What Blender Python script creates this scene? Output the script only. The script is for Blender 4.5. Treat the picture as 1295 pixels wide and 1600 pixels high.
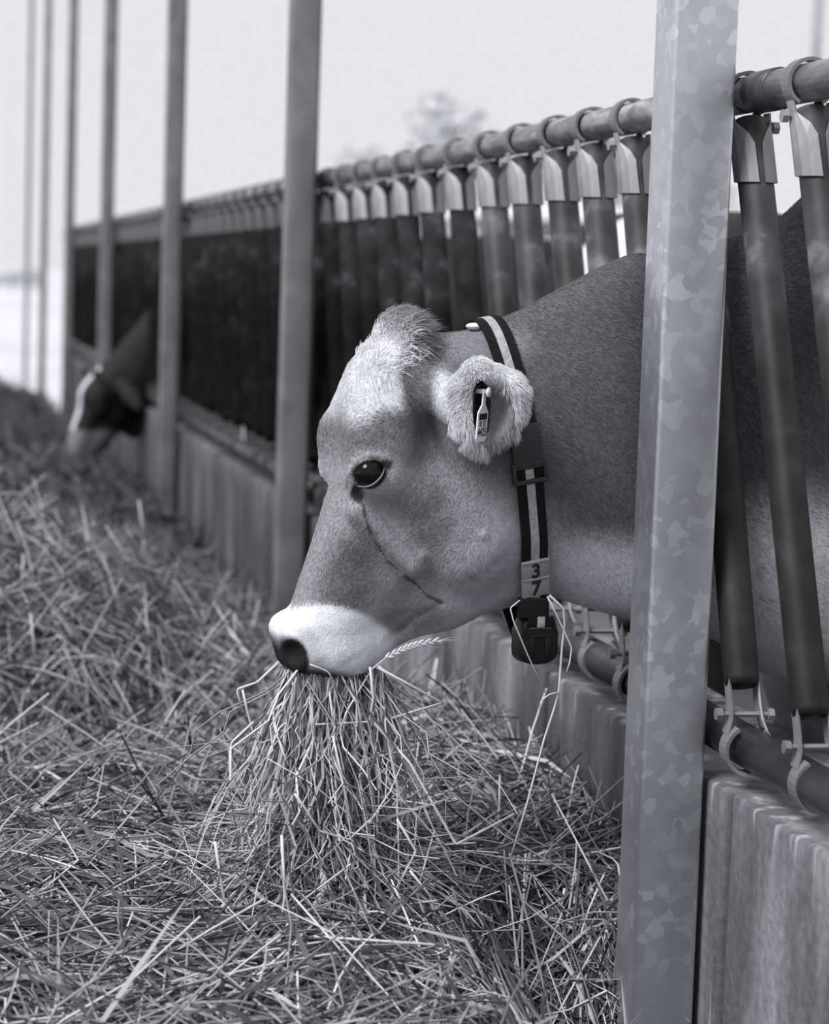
import bpy, bmesh, math
import numpy as np
from mathutils import Vector, Matrix

for o in list(bpy.data.objects):
    bpy.data.objects.remove(o)
scene = bpy.context.scene
COL = scene.collection
RNG = np.random.default_rng(7)

# ------------------------------------------------------------------ camera
FPX, IW, IH = 3800.0, 1295.0, 1600.0
YAW, PITCH, ROLL = 0.2011415, 0.0959479, math.radians(1.95)
CAM = np.array([0.0, 0.0, 1.25])
_F0 = np.array([math.sin(YAW), math.cos(YAW), 0]); _R0 = np.array([math.cos(YAW), -math.sin(YAW), 0])
_Z = np.array([0, 0, 1.0])
CF = _F0 * math.cos(PITCH) - _Z * math.sin(PITCH)
_U1 = _F0 * math.sin(PITCH) + _Z * math.cos(PITCH)
CR = _R0 * math.cos(ROLL) + _U1 * math.sin(ROLL)
CU = _U1 * math.cos(ROLL) - _R0 * math.sin(ROLL)
cam_data = bpy.data.cameras.new('camera')
cam = bpy.data.objects.new('camera', cam_data); COL.objects.link(cam)
cam_data.sensor_fit = 'AUTO'; cam_data.sensor_width = 36.0
cam_data.lens = FPX / IH * 36.0
cam_data.clip_start = 0.05; cam_data.clip_end = 2000
cam.matrix_world = Matrix(((CR[0], CU[0], -CF[0], CAM[0]), (CR[1], CU[1], -CF[1], CAM[1]), (CR[2], CU[2], -CF[2], CAM[2]), (0, 0, 0, 1)))
cam_data.dof.use_dof = True
cam_data.dof.focus_distance = 3.5
cam_data.dof.aperture_fstop = 4.6
scene.camera = cam

# ------------------------------------------------------------------ sky, sun, exposure
world = bpy.data.worlds.new('overcast_sky'); scene.world = world
world.use_nodes = True
bgn = world.node_tree.nodes['Background']
bgn.inputs[0].default_value = (0.80, 0.80, 0.825, 1); bgn.inputs[1].default_value = 1.0
sun_data = bpy.data.lights.new('hazy_sun', 'SUN')
sun_data.energy = 4.0; sun_data.angle = math.radians(26); sun_data.color = (0.985, 0.985, 1.0)
sun = bpy.data.objects.new('hazy_sun', sun_data); COL.objects.link(sun)
_sd = Vector((0.72, 0.46, -0.95)).normalized()       # direction the light travels
sun.rotation_euler = _sd.to_track_quat('-Z', 'Y').to_euler()
scene.view_settings.view_transform = 'Standard'
scene.view_settings.look = 'None'
scene.view_settings.gamma = 1.0
scene.view_settings.use_curve_mapping = False
scene.view_settings.exposure = 0.0

# ------------------------------------------------------------------ helpers
def ray(px, py):
    return CF + CR * (px - IW / 2) / FPX + CU * (IH / 2 - py) / FPX
def on_x(px, py, X):
    d = ray(px, py); return CAM + d * (X - CAM[0]) / d[0]
def at_depth(px, py, D):
    return CAM + ray(px, py) * D
def project(p):
    d = p - CAM; z = d @ CF
    return IW / 2 + FPX * (d @ CR) / z, IH / 2 - FPX * (d @ CU) / z, z

def mesh_np(name, verts, faces, smooth=True, mat=None, parent=None, colors=None):
    """faces: int array (n,3) or (n,4) or list of lists"""
    me = bpy.data.meshes.new(name)
    verts = np.asarray(verts, np.float32)
    if isinstance(faces, np.ndarray):
        n, k = faces.shape
        me.vertices.add(len(verts)); me.vertices.foreach_set('co', verts.ravel())
        me.loops.add(n * k); me.loops.foreach_set('vertex_index', faces.astype(np.int32).ravel())
        me.polygons.add(n)
        me.polygons.foreach_set('loop_start', np.arange(0, n * k, k, dtype=np.int32))
        me.polygons.foreach_set('loop_total', np.full(n, k, np.int32))
        me.update(calc_edges=True)
    else:
        me.from_pydata([tuple(map(float, v)) for v in verts], [], [list(map(int, f)) for f in faces]); me.update()
    if smooth:
        me.polygons.foreach_set('use_smooth', np.ones(len(me.polygons), bool))
    if colors is not None:
        at = me.attributes.new('tone', 'FLOAT_COLOR', 'POINT')
        c = np.ones((len(verts), 4), np.float32)
        c[:, :3] = colors if np.ndim(colors) == 2 else np.asarray(colors)[:, None]
        at.data.foreach_set('color', c.ravel())
    if mat: me.materials.append(mat)
    o = bpy.data.objects.new(name, me); COL.objects.link(o)
    if parent: o.parent = parent
    return o

def obj_bm(name, bm, mat, parent=None, smooth=True):
    me = bpy.data.meshes.new(name)
    bmesh.ops.recalc_face_normals(bm, faces=bm.faces[:])
    bm.to_mesh(me); bm.free()
    if smooth:
        me.polygons.foreach_set('use_smooth', np.ones(len(me.polygons), bool))
        me.set_sharp_from_angle(angle=math.radians(38))
    me.materials.append(mat)
    o = bpy.data.objects.new(name, me); COL.objects.link(o)
    if parent: o.parent = parent
    return o

def empty(name, loc=(0, 0, 0)):
    o = bpy.data.objects.new(name, None); o.location = loc; o.empty_display_size = 0.1; COL.objects.link(o)
    return o

def tag(o, label=None, cat=None, group=None, kind=None):
    if label: o['label'] = label
    if cat: o['category'] = cat
    if group: o['group'] = group
    if kind: o['kind'] = kind
    return o

def bm_box(bm, c, s, bevel=0.0, seg=2, rot=None):
    r = bmesh.ops.create_cube(bm, size=1.0)
    vs = r['verts']
    bmesh.ops.scale(bm, vec=s, verts=vs)
    if bevel > 0:
        es = list({e for v in vs for e in v.link_edges})
        rr = bmesh.ops.bevel(bm, geom=es, offset=bevel, segments=seg, profile=0.5, affect='EDGES')
        vs = list({v for f in rr['faces'] for v in f.verts} | {v for v in vs if v.is_valid})
    if rot is not None: bmesh.ops.rotate(bm, cent=(0, 0, 0), matrix=rot, verts=vs)
    bmesh.ops.translate(bm, vec=c, verts=vs)
    return vs

def tube(pts, radii, n=12, cap=True):
    """tube along polyline -> verts, faces (list)"""
    pts = np.asarray(pts, float); m = len(pts)
    radii = np.broadcast_to(np.asarray(radii, float), (m,))
    tan = np.gradient(pts, axis=0); tan /= np.linalg.norm(tan, axis=1)[:, None] + 1e-12
    up = np.array([0, 0, 1.0]) if abs(tan[0][2]) < 0.9 else np.array([1.0, 0, 0])
    V = []; F = []
    x = np.cross(up, tan[0]); x /= np.linalg.norm(x)
    for i in range(m):
        x = x - tan[i] * (x @ tan[i]); x /= np.linalg.norm(x); y = np.cross(tan[i], x)
        for k in range(n):
            a = 2 * math.pi * k / n
            V.append(pts[i] + radii[i] * (math.cos(a) * x + math.sin(a) * y))
    for i in range(m - 1):
        for k in range(n):
            k2 = (k + 1) % n
            F.append([i * n + k, i * n + k2, (i + 1) * n + k2, (i + 1) * n + k])
    if cap:
        F.append(list(range(n))[::-1]); F.append([(m - 1) * n + k for k in range(n)])
    return V, F

def tube_obj(name, pts, radii, mat, parent=None, n=12):
    V, F = tube(pts, radii, n)
    return mesh_np(name, V, F, True, mat, parent)

def join_vf(lst):
    V = []; F = []
    for v, f in lst:
        b = len(V); V += list(v); F += [[i + b for i in q] for q in f]
    return V, F

def copy_tree(o, parent=None):
    c = o.copy(); COL.objects.link(c)
    if parent: c.parent = parent
    for ch in list(o.children): copy_tree(ch, c)
    return c

def T(v):      # neutral grey with the photograph's faint cool tint
    return (v * 0.985, v * 0.985, v * 1.03, 1.0)

# ------------------------------------------------------------------ materials
def new_mat(name):
    m = bpy.data.materials.new(name); m.use_nodes = True
    nt = m.node_tree; return m, nt, nt.nodes['Principled BSDF']
def N(nt, typ, **kw):
    n = nt.nodes.new(typ)
    for k, v in kw.items(): setattr(n, k, v)
    return n
def ramp(nt, stops):
    r = N(nt, 'ShaderNodeValToRGB'); cr = r.color_ramp
    cr.elements[0].position, cr.elements[0].color = stops[0][0], T(stops[0][1])
    cr.elements[1].position, cr.elements[1].color = stops[-1][0], T(stops[-1][1])
    for p, v in stops[1:-1]:
        e = cr.elements.new(p); e.color = T(v)
    return r
def simple(name, v, rough=0.6, metal=0.0, spec=0.5):
    m, nt, b = new_mat(name)
    b.inputs['Base Color'].default_value = T(v); b.inputs['Roughness'].default_value = rough
    b.inputs['Metallic'].default_value = metal; b.inputs['Specular IOR Level'].default_value = spec
    return m
def noise_mat(name, stops, scale=5, detail=6, rough=0.7, metal=0.0, bump=0.0, stretch=(1, 1, 1), coords='Object', bscale=None, distort=0.0):
    m, nt, b = new_mat(name)
    tc = N(nt, 'ShaderNodeTexCoord'); mp = N(nt, 'ShaderNodeMapping'); mp.inputs['Scale'].default_value = stretch
    nt.links.new(tc.outputs[coords], mp.inputs[0])
    nz = N(nt, 'ShaderNodeTexNoise'); nz.inputs['Scale'].default_value = scale; nz.inputs['Detail'].default_value = detail
    nz.inputs['Distortion'].default_value = distort
    nt.links.new(mp.outputs[0], nz.inputs['Vector'])
    r = ramp(nt, stops); nt.links.new(nz.outputs['Fac'], r.inputs[0]); nt.links.new(r.outputs[0], b.inputs['Base Color'])
    b.inputs['Roughness'].default_value = rough; b.inputs['Metallic'].default_value = metal
    if bump:
        n2 = N(nt, 'ShaderNodeTexNoise'); n2.inputs['Scale'].default_value = bscale or scale * 4; n2.inputs['Detail'].default_value = 8
        nt.links.new(mp.outputs[0], n2.inputs['Vector'])
        bp = N(nt, 'ShaderNodeBump'); bp.inputs['Strength'].default_value = bump; bp.inputs['Distance'].default_value = 0.01
        nt.links.new(n2.outputs['Fac'], bp.inputs['Height']); nt.links.new(bp.outputs[0], b.inputs['Normal'])
    return m

def galvanised():
    m, nt, b = new_mat('galvanised_steel')
    tc = N(nt, 'ShaderNodeTexCoord')
    nz = N(nt, 'ShaderNodeTexNoise'); nz.inputs['Scale'].default_value = 30; nz.inputs['Detail'].default_value = 3
    nt.links.new(tc.outputs['Object'], nz.inputs['Vector'])
    mx = N(nt, 'ShaderNodeVectorMath', operation='MULTIPLY_ADD')
    mx.inputs[1].default_value = (0.028, 0.028, 0.028)
    nt.links.new(nz.outputs['Color'], mx.inputs[0]); nt.links.new(tc.outputs['Object'], mx.inputs[2])
    vo = N(nt, 'ShaderNodeTexVoronoi'); vo.inputs['Scale'].default_value = 54
    nt.links.new(mx.outputs[0], vo.inputs['Vector'])
    bw = N(nt, 'ShaderNodeRGBToBW'); nt.links.new(vo.outputs['Color'], bw.inputs[0])
    r = ramp(nt, [(0.15, 0.58), (0.5, 0.62), (0.62, 0.67), (0.85, 0.84)]); nt.links.new(bw.outputs[0], r.inputs[0])
    n3 = N(nt, 'ShaderNodeTexNoise'); n3.inputs['Scale'].default_value = 3.0; n3.inputs['Detail'].default_value = 8
    nt.links.new(tc.outputs['Object'], n3.inputs['Vector'])
    r3 = ramp(nt, [(0.3, 0.78), (0.7, 1.08)]); nt.links.new(n3.outputs['Fac'], r3.inputs[0])
    n4 = N(nt, 'ShaderNodeTexNoise'); n4.inputs['Scale'].default_value = 6.5; n4.inputs['Detail'].default_value = 3
    nt.links.new(tc.outputs['Object'], n4.inputs['Vector'])
    am = N(nt, 'ShaderNodeMapRange'); am.inputs[1].default_value = 0.36; am.inputs[2].default_value = 0.56; am.inputs[3].default_value = 0.12; am.inputs[4].default_value = 0.9
    nt.links.new(n4.outputs['Fac'], am.inputs[0])
    mx4 = N(nt, 'ShaderNodeMixRGB'); mx4.inputs[1].default_value = T(0.66); nt.links.new(am.outputs[0], mx4.inputs[0]); nt.links.new(r.outputs[0], mx4.inputs[2])
    mm = N(nt, 'ShaderNodeMixRGB', blend_type='MULTIPLY'); mm.inputs[0].default_value = 1
    nt.links.new(mx4.outputs[0], mm.inputs[1]); nt.links.new(r3.outputs[0], mm.inputs[2])
    nt.links.new(mm.outputs[0], b.inputs['Base Color'])
    b.inputs['Metallic'].default_value = 0.9; b.inputs['Roughness'].default_value = 0.42
    return m
M_GALV = galvanised()
M_ZINC_SHADE = noise_mat('zinc_shade_tone', [(0.3, 0.13), (0.5, 0.19), (0.7, 0.26)], 5, 8, 0.6, 0.25, 0.1, distort=0.8)  # darker zinc for the far posts, their shade painted into the colour
M_CLAMP = noise_mat('clamp_zinc', [(0.3, 0.12), (0.5, 0.2), (0.7, 0.36)], 6, 6, 0.55, 0.3, 0.15)
M_CLAMP2 = noise_mat('clamp_shade_tone', [(0.3, 0.03), (0.7, 0.09)], 6, 6, 0.7)  # darker clamp copy with the shade of the far fence painted in
M_RAIL = noise_mat('rail_zinc', [(0.3, 0.16), (0.5, 0.30), (0.72, 0.52)], 9, 8, 0.42, 0.8, 0.1, (4, 1, 4), distort=0.6)
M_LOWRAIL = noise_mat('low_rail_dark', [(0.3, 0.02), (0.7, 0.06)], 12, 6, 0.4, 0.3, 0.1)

def pipe_mat(f=1.0):
    m, nt, b = new_mat('weathered_pipe')
    tc = N(nt, 'ShaderNodeTexCoord')
    sx = N(nt, 'ShaderNodeSeparateXYZ'); nt.links.new(tc.outputs['Object'], sx.inputs[0])
    nz = N(nt, 'ShaderNodeTexNoise'); nz.inputs['Scale'].default_value = 14; nz.inputs['Detail'].default_value = 8
    oi = N(nt, 'ShaderNodeObjectInfo')
    va = N(nt, 'ShaderNodeVectorMath', operation='ADD')
    sc = N(nt, 'ShaderNodeMath', operation='MULTIPLY'); sc.inputs[1].default_value = 30
    nt.links.new(oi.outputs['Random'], sc.inputs[0])
    nt.links.new(tc.outputs['Object'], va.inputs[0]); nt.links.new(sc.outputs[0], va.inputs[1])
    nt.links.new(va.outputs[0], nz.inputs['Vector'])
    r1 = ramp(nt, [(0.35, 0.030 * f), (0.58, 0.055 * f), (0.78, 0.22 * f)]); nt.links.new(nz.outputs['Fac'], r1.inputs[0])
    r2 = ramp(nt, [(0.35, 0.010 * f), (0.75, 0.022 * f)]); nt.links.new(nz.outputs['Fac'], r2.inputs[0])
    mr = N(nt, 'ShaderNodeMapRange'); mr.inputs[1].default_value = -0.42; mr.inputs[2].default_value = -0.20
    nt.links.new(sx.outputs['Z'], mr.inputs[0])
    a1 = N(nt, 'ShaderNodeMath', operation='MULTIPLY_ADD'); a1.inputs[1].default_value = 0.8; 
    nt.links.new(nz.outputs['Fac'], a1.inputs[0]); a1.inputs[2].default_value = -0.4
    a2 = N(nt, 'ShaderNodeMath', operation='ADD', use_clamp=True)
    nt.links.new(mr.outputs[0], a2.inputs[0]); nt.links.new(a1.outputs[0], a2.inputs[1])
    mm = N(nt, 'ShaderNodeMixRGB'); nt.links.new(a2.outputs[0], mm.inputs[0])
    nt.links.new(r2.outputs[0], mm.inputs[1]); nt.links.new(r1.outputs[0], mm.inputs[2])
    nt.links.new(mm.outputs[0], b.inputs['Base Color'])
    b.inputs['Metallic'].default_value = 0.0; b.inputs['Roughness'].default_value = 0.55 if f == 1 else 0.85; b.inputs['Specular IOR Level'].default_value = 0.25 if f == 1 else 0.05
    return m
M_PIPE = pipe_mat(); M_PIPE2 = pipe_mat(0.35); M_PIPE3 = pipe_mat(0.62)  # lower factors paint the far fence's shade into the same pipe

def concrete():
    m, nt, b = new_mat('stained_concrete')
    tc = N(nt, 'ShaderNodeTexCoord')
    mp = N(nt, 'ShaderNodeMapping'); mp.inputs['Scale'].default_value = (1.6, 1.6, 0.45)
    nt.links.new(tc.outputs['Object'], mp.inputs[0])
    nz = N(nt, 'ShaderNodeTexNoise'); nz.inputs['Scale'].default_value = 2.2; nz.inputs['Detail'].default_value = 10; nz.inputs['Roughness'].default_value = 0.6
    nt.links.new(mp.outputs[0], nz.inputs['Vector'])
    r = ramp(nt, [(0.34, 0.06), (0.48, 0.13), (0.58, 0.26), (0.68, 0.46)]); nt.links.new(nz.outputs['Fac'], r.inputs[0])
    n2 = N(nt, 'ShaderNodeTexNoise'); n2.inputs['Scale'].default_value = 60; n2.inputs['Detail'].default_value = 8
    nt.links.new(tc.outputs['Object'], n2.inputs['Vector'])
    r2 = ramp(nt, [(0.3, 0.75), (0.7, 1.1)]); nt.links.new(n2.outputs['Fac'], r2.inputs[0])
    mm = N(nt, 'ShaderNodeMixRGB', blend_type='MULTIPLY'); mm.inputs[0].default_value = 1
    nt.links.new(r.outputs[0], mm.inputs[1]); nt.links.new(r2.outputs[0], mm.inputs[2])
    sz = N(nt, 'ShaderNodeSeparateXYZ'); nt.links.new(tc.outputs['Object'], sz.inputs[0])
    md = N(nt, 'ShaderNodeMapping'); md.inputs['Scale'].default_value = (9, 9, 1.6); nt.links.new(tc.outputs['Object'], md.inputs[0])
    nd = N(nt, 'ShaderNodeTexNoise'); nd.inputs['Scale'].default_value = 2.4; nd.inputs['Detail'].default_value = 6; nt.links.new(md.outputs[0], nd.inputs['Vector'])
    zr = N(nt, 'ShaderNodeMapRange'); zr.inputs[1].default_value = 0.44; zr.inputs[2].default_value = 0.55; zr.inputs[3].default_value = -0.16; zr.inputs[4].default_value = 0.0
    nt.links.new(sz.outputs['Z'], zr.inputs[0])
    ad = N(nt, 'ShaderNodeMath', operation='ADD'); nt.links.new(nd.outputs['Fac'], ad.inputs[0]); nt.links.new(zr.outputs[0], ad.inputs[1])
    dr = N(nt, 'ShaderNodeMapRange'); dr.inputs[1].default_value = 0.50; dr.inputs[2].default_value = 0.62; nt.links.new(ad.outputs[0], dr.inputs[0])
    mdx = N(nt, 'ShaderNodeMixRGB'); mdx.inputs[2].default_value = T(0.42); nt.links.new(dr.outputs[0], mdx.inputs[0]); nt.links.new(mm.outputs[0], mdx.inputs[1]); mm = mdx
    oi = N(nt, 'ShaderNodeObjectInfo'); m3 = N(nt, 'ShaderNodeMixRGB', blend_type='MULTIPLY'); m3.inputs[0].default_value = 1
    nt.links.new(mm.outputs[0], m3.inputs[1]); nt.links.new(oi.outputs['Color'], m3.inputs[2])
    nt.links.new(m3.outputs[0], b.inputs['Base Color']); b.inputs['Roughness'].default_value = 0.85
    bp = N(nt, 'ShaderNodeBump'); bp.inputs['Strength'].default_value = 0.4; bp.inputs['Distance'].default_value = 0.006
    nt.links.new(n2.outputs['Fac'], bp.inputs['Height']); nt.links.new(bp.outputs[0], b.inputs['Normal'])
    return m
M_CONC = concrete()

def attr_mat(name, rough=0.8, spec=0.3, noise=0.0, nscale=120, trans=0.0):
    m, nt, b = new_mat(name)
    at = N(nt, 'ShaderNodeAttribute', attribute_name='tone')
    out = at.outputs['Color']
    if noise:
        tc = N(nt, 'ShaderNodeTexCoord'); nz = N(nt, 'ShaderNodeTexNoise'); nz.inputs['Scale'].default_value = nscale; nz.inputs['Detail'].default_value = 5
        nt.links.new(tc.outputs['Object'], nz.inputs['Vector'])
        r = ramp(nt, [(0.3, 1 - noise), (0.7, 1 + noise)]); nt.links.new(nz.outputs['Fac'], r.inputs[0])
        mm = N(nt, 'ShaderNodeMixRGB', blend_type='MULTIPLY'); mm.inputs[0].default_value = 1
        nt.links.new(out, mm.inputs[1]); nt.links.new(r.outputs[0], mm.inputs[2]); out = mm.outputs[0]
    nt.links.new(out, b.inputs['Base Color'])
    b.inputs['Roughness'].default_value = rough; b.inputs['Specular IOR Level'].default_value = spec
    return m
M_HIDE = attr_mat('cow_hide', 0.75, 0.25, 0.12, 90)
M_FUR = attr_mat('cow_fur', 0.6, 0.3)
M_STRAW = attr_mat('straw', 0.55, 0.35)

# ------------------------------------------------------------------ ground and wall
XP = 1.066          # post line
XF = 1.1657         # feed fence plane
def hay_h(x, y):
    """hay surface height over the alley"""
    h = 0.30 + 0 * x
    h = h - 0.18 * np.clip((y - 12) / 10, 0, 1)                                   # thinner far away
    wall = np.clip((x - 0.35) / 0.7, 0, 1)                                        # eaten hollow along the wall beyond the cow
    h = h - 0.22 * wall ** 1.5 * np.clip((y - 4.7) / 1.6, 0, 1) * np.clip((30 - y) / 10, 0, 1)
    h = h + 0.20 * np.exp(-((x - 0.10) / 0.60) ** 2 - ((y - 6.5) / 0.95) ** 2)      # loose mound behind the muzzle
    h = h + 0.07 * np.exp(-((x + 0.3) / 0.5) ** 2 - ((y - 8.2) / 1.2) ** 2)
    h = h - 0.19 * np.exp(-((y - 4.95 - 0.2 * x) / 0.33) ** 2) * np.clip((0.80 - x) / 0.3, 0, 1)
    h = h + 0.02 * np.exp(-((x - 0.50) / 0.22) ** 2 - ((y - 3.45) / 0.3) ** 2)    # heap under the mouth
    h = h + 0.07 * np.exp(-((x - 0.95) / 0.2) ** 2 - ((y - 4.2) / 0.5) ** 2)      # heap against the wall
    h = h - 0.27 * np.clip((x - 0.72) / 0.16, 0, 1) * np.clip((3.55 - y) / 0.25, 0, 1)
    h = h + 0.02 * np.sin(x * 9 + y * 3.1) * np.sin(y * 7.3 - x * 4) + 0.012 * np.sin(x * 23 - y * 11) * np.sin(y * 19 + x * 8)
    return h

g = empty('ground'); tag(g, 'wide pale farmyard ground under and around the barn', 'ground', kind='structure')
M_GROUND = noise_mat('pale_yard', [(0.3, 0.46), (0.7, 0.60)], 0.15, 6, 0.9, 0, 0.1, coords='Object')
bm = bmesh.new(); bm_box(bm, (0, 250, -0.25), (900, 620, 0.5)); obj_bm('yard_surface', bm, M_GROUND, g, False)

M_FLOOR = noise_mat('dark_floor', [(0.3, 0.06), (0.7, 0.13)], 1.2, 8, 0.85, 0, 0.2)
fl = empty('floor'); tag(fl, 'dark concrete floor of the feed alley and the pen behind the wall', 'floor', kind='structure')
bm = bmesh.new(); bm_box(bm, (-3.44, -0.5, 0.01), (9.12, 49, 0.02)); obj_bm('alley_slab', bm, M_FLOOR, fl, False)
bm = bmesh.new(); bm_box(bm, (5.6, 5.0, 0.01), (8.4, 31, 0.02)); obj_bm('pen_slab', bm, M_FLOOR, fl, False)

# kerb wall of cast concrete elements, joints where the photograph shows them
wall = empty('wall_right', (1.13, 3.2, 0)); tag(wall, 'low stained concrete kerb wall carrying the feed fence', 'wall', kind='structure')
joints = [1.2, 2.15, on_x(1131, 1400, 1.13)[1], on_x(921, 1180, 1.13)[1], on_x(850, 1100, 1.13)[1], on_x(690, 1050, 1.13)[1], 6.1, 7.05, 8.0, on_x(340, 740, 1.13)[1]]
while joints[-1] < 20.4: joints.append(joints[-1] + 1.0)
WZ = 0.537
for i in range(len(joints) - 1):
    y0, y1 = joints[i], joints[i + 1]
    bm = bmesh.new()
    off = [0.0, 0.003, -0.002, 0.004, 0.0, 0.003][i % 6]
    bm_box(bm, (0.13 + off, (y0 + y1) / 2 - 3.2, WZ / 2), (0.26, y1 - y0 - 0.006, WZ), 0.007, 2)
    bmesh.ops.subdivide_edges(bm, edges=[e for e in bm.edges if e.calc_length() > 0.3], cuts=6, use_grid_fill=True)
    for v in bm.verts:
        if v.co.z > 0.4:
            v.co.x += 0.0012 * math.sin(v.co.y * 17 + i); v.co.z += 0.002 * math.sin(v.co.y * 13 + v.co.x * 30)
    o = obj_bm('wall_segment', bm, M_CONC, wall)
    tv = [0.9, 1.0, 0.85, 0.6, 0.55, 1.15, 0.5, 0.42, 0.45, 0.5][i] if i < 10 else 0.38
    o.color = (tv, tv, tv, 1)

# ------------------------------------------------------------------ steel posts
def post_mesh(h):
    bm = bmesh.new()
    # box section with rolled corners, plus the back flange that stands out to one side
    bm_box(bm, (0, 0, h / 2), (0.094, 0.098, h), 0.007, 3)
    bm_box(bm, (0.030, 0.047, h / 2), (0.075, 0.008, h), 0.002, 1)
    return bm
PZ = 5.2
post_labels = ['big galvanised steel post nearest the camera, crossing in front of the cow neck',
               'galvanised post standing right behind the cow forehead and muzzle',
               'third galvanised post from the front, left of the dark gap in the fence',
               'fourth galvanised post from the front, rising beside the feeding dark cow',
               'thin grey post beyond the feeding dark cow head, fifth from the front',
               'sixth post, a dark line against the bright yard at the end of the hay',
               'farthest and thinnest post at the left edge against the white sky']
p0 = None
for k, (y, lab) in enumerate(zip([3.365, 7.10, 10.85, 14.85, 18.75, 22.7, 26.4], post_labels)):
    if p0 is None:
        o = obj_bm('steel_post', post_mesh(PZ), M_GALV); p0 = o
    else:
        o = p0.copy(); COL.objects.link(o)
        if k == 1: p1 = o.data.copy(); p1.materials.clear(); p1.materials.append(M_ZINC_SHADE)
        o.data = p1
    o.location = (XP + 0.005, y, 0)
    sc_ = [1.0, 0.86, 0.78, 0.72, 0.64, 0.55, 0.42][k]; o.scale = (sc_, sc_, 1.0)
    tag(o, lab, 'post', 'steel posts along the feed fence')
P = at_depth(1276, 60, 13.0)
o = p0.copy(); COL.objects.link(o); o.location = (P[0], P[1], 0); o.scale = (0.5, 0.5, 1.0)
tag(o, 'slim pale post far behind the fence at the top right corner', 'post')

# ------------------------------------------------------------------ feed fence
fence = empty('feed_fence', (XF, 3.4, 0)); tag(fence, 'diagonal barred steel feed fence on top of the concrete kerb wall', 'fence')
RZ, BZ = 1.530, 0.598
Y0, Y1 = 1.6, 20.6
bays = [Y0, 3.365, 7.10, 10.85, 14.85, 18.75, 20.6]
for i in range(len(bays) - 1):
    a, b = bays[i] + 0.012, bays[i + 1] - 0.012
    tube_obj('top_rail', [(0, a - 3.4, RZ), (0, b - 3.4, RZ)], 0.0265, M_RAIL, fence, 20)
    tube_obj('bottom_rail', [(0, a - 3.4, BZ), (0, b - 3.4, BZ)], 0.030, M_LOWRAIL, fence, 16)
for y in bays[1:]:
    tube_obj('rail_sleeve', [(0, y - 3.4 - 0.10, RZ), (0, y - 3.4 - 0.098, RZ), (0, y - 3.4 - 0.012, RZ), (0, y - 3.4 - 0.01, RZ)], [0.027, 0.030, 0.030, 0.027], M_LOWRAIL, fence, 20)

SLANT = 0.40     # the foot of each upright stands this much nearer the camera than its head
def band_clamp(zc, sgn):
    """strap bent round a rail, two ears running along the upright"""
    R0 = 0.0265 if sgn < 0 else 0.030
    R0 += 0.0025
    parts = []
    w = 0.015
    # strap ring
    V = []; F = []
    n = 22
    for k in range(n + 1):
        a = math.radians(-60 + 300 * k / n)
        for (rr, yy) in ((R0, -w), (R0 + 0.005, -w), (R0 + 0.005, w), (R0, w)):
            V.append((rr * math.cos(a), yy, zc - sgn * rr * math.sin(a)))
    for k in range(n):
        for j in range(4):
            F.append([k * 4 + j, k * 4 + (j + 1) % 4, k * 4 + 4 + (j + 1) % 4, k * 4 + 4 + j])
    parts.append((V, F))
    # two half shells that hug the upright (top), or flat legs that enter its open end (bottom)
    m_ = 7
    if sgn < 0: lev = [(0.0275, 0.026, 30, 0.0225), (0.026, 0.042, 34, 0.024), (0.0282, 0.056, 64, 0.0282), (0.0285, 0.072, 78, 0.0290), (0.0285, 0.128, 80, 0.0290)]
    else: lev = [(0.029, 0.022, 26, 0.030), (0.022, 0.042, 28, 0.026), (0.0205, 0.062, 32, 0.022), (0.0205, 0.110, 32, 0.022)]
    for sx in (-1, 1):
        V = []; F = []
        for (xx, dz, a_, R_) in lev:
            yc = (sgn * dz) * SLANT / (RZ - BZ)
            for t_ in (0, 0.003):
                for j in range(m_):
                    f_ = math.radians(a_) * (2 * j / (m_ - 1) - 1)
                    ex = (xx + t_) - (R_ + t_) * (1 - math.cos(f_)) * (1.0 if sgn < 0 and dz > 0.05 else 0.3)
                    V.append((sx * ex, yc + (R_ + t_) * math.sin(f_), zc + sgn * dz))
        w_ = 2 * m_
        for k in range(len(lev) - 1):
            for j in range(m_ - 1):
                F.append([k * w_ + j, k * w_ + j + 1, (k + 1) * w_ + j + 1, (k + 1) * w_ + j])
                F.append([k * w_ + m_ + j, k * w_ + m_ + j + 1, (k + 1) * w_ + m_ + j + 1, (k + 1) * w_ + m_ + j])
            for j in (0, m_ - 1):
                F.append([k * w_ + j, k * w_ + m_ + j, (k + 1) * w_ + m_ + j, (k + 1) * w_ + j])
        for k in (0, len(lev) - 1):
            for j in range(m_ - 1): F.append([k * w_ + j, k * w_ + j + 1, k * w_ + m_ + j + 1, k * w_ + m_ + j])
        parts.append((V, F))
    return join_vf(parts)
def bolt_vf(zc, sgn):
    yc = sgn * 0.045 * SLANT / (RZ - BZ)
    parts = [tube([(-0.040, yc, zc + sgn * 0.047), (0.040, yc, zc + sgn * 0.047)], 0.0045, 6),
             tube([(-0.043, yc, zc + sgn * 0.047), (-0.034, yc, zc + sgn * 0.047)], 0.0095, 6),
             tube([(0.034, yc, zc + sgn * 0.047), (0.043, yc, zc + sgn * 0.047)], 0.0095, 6)]
    return join_vf(parts)
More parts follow.
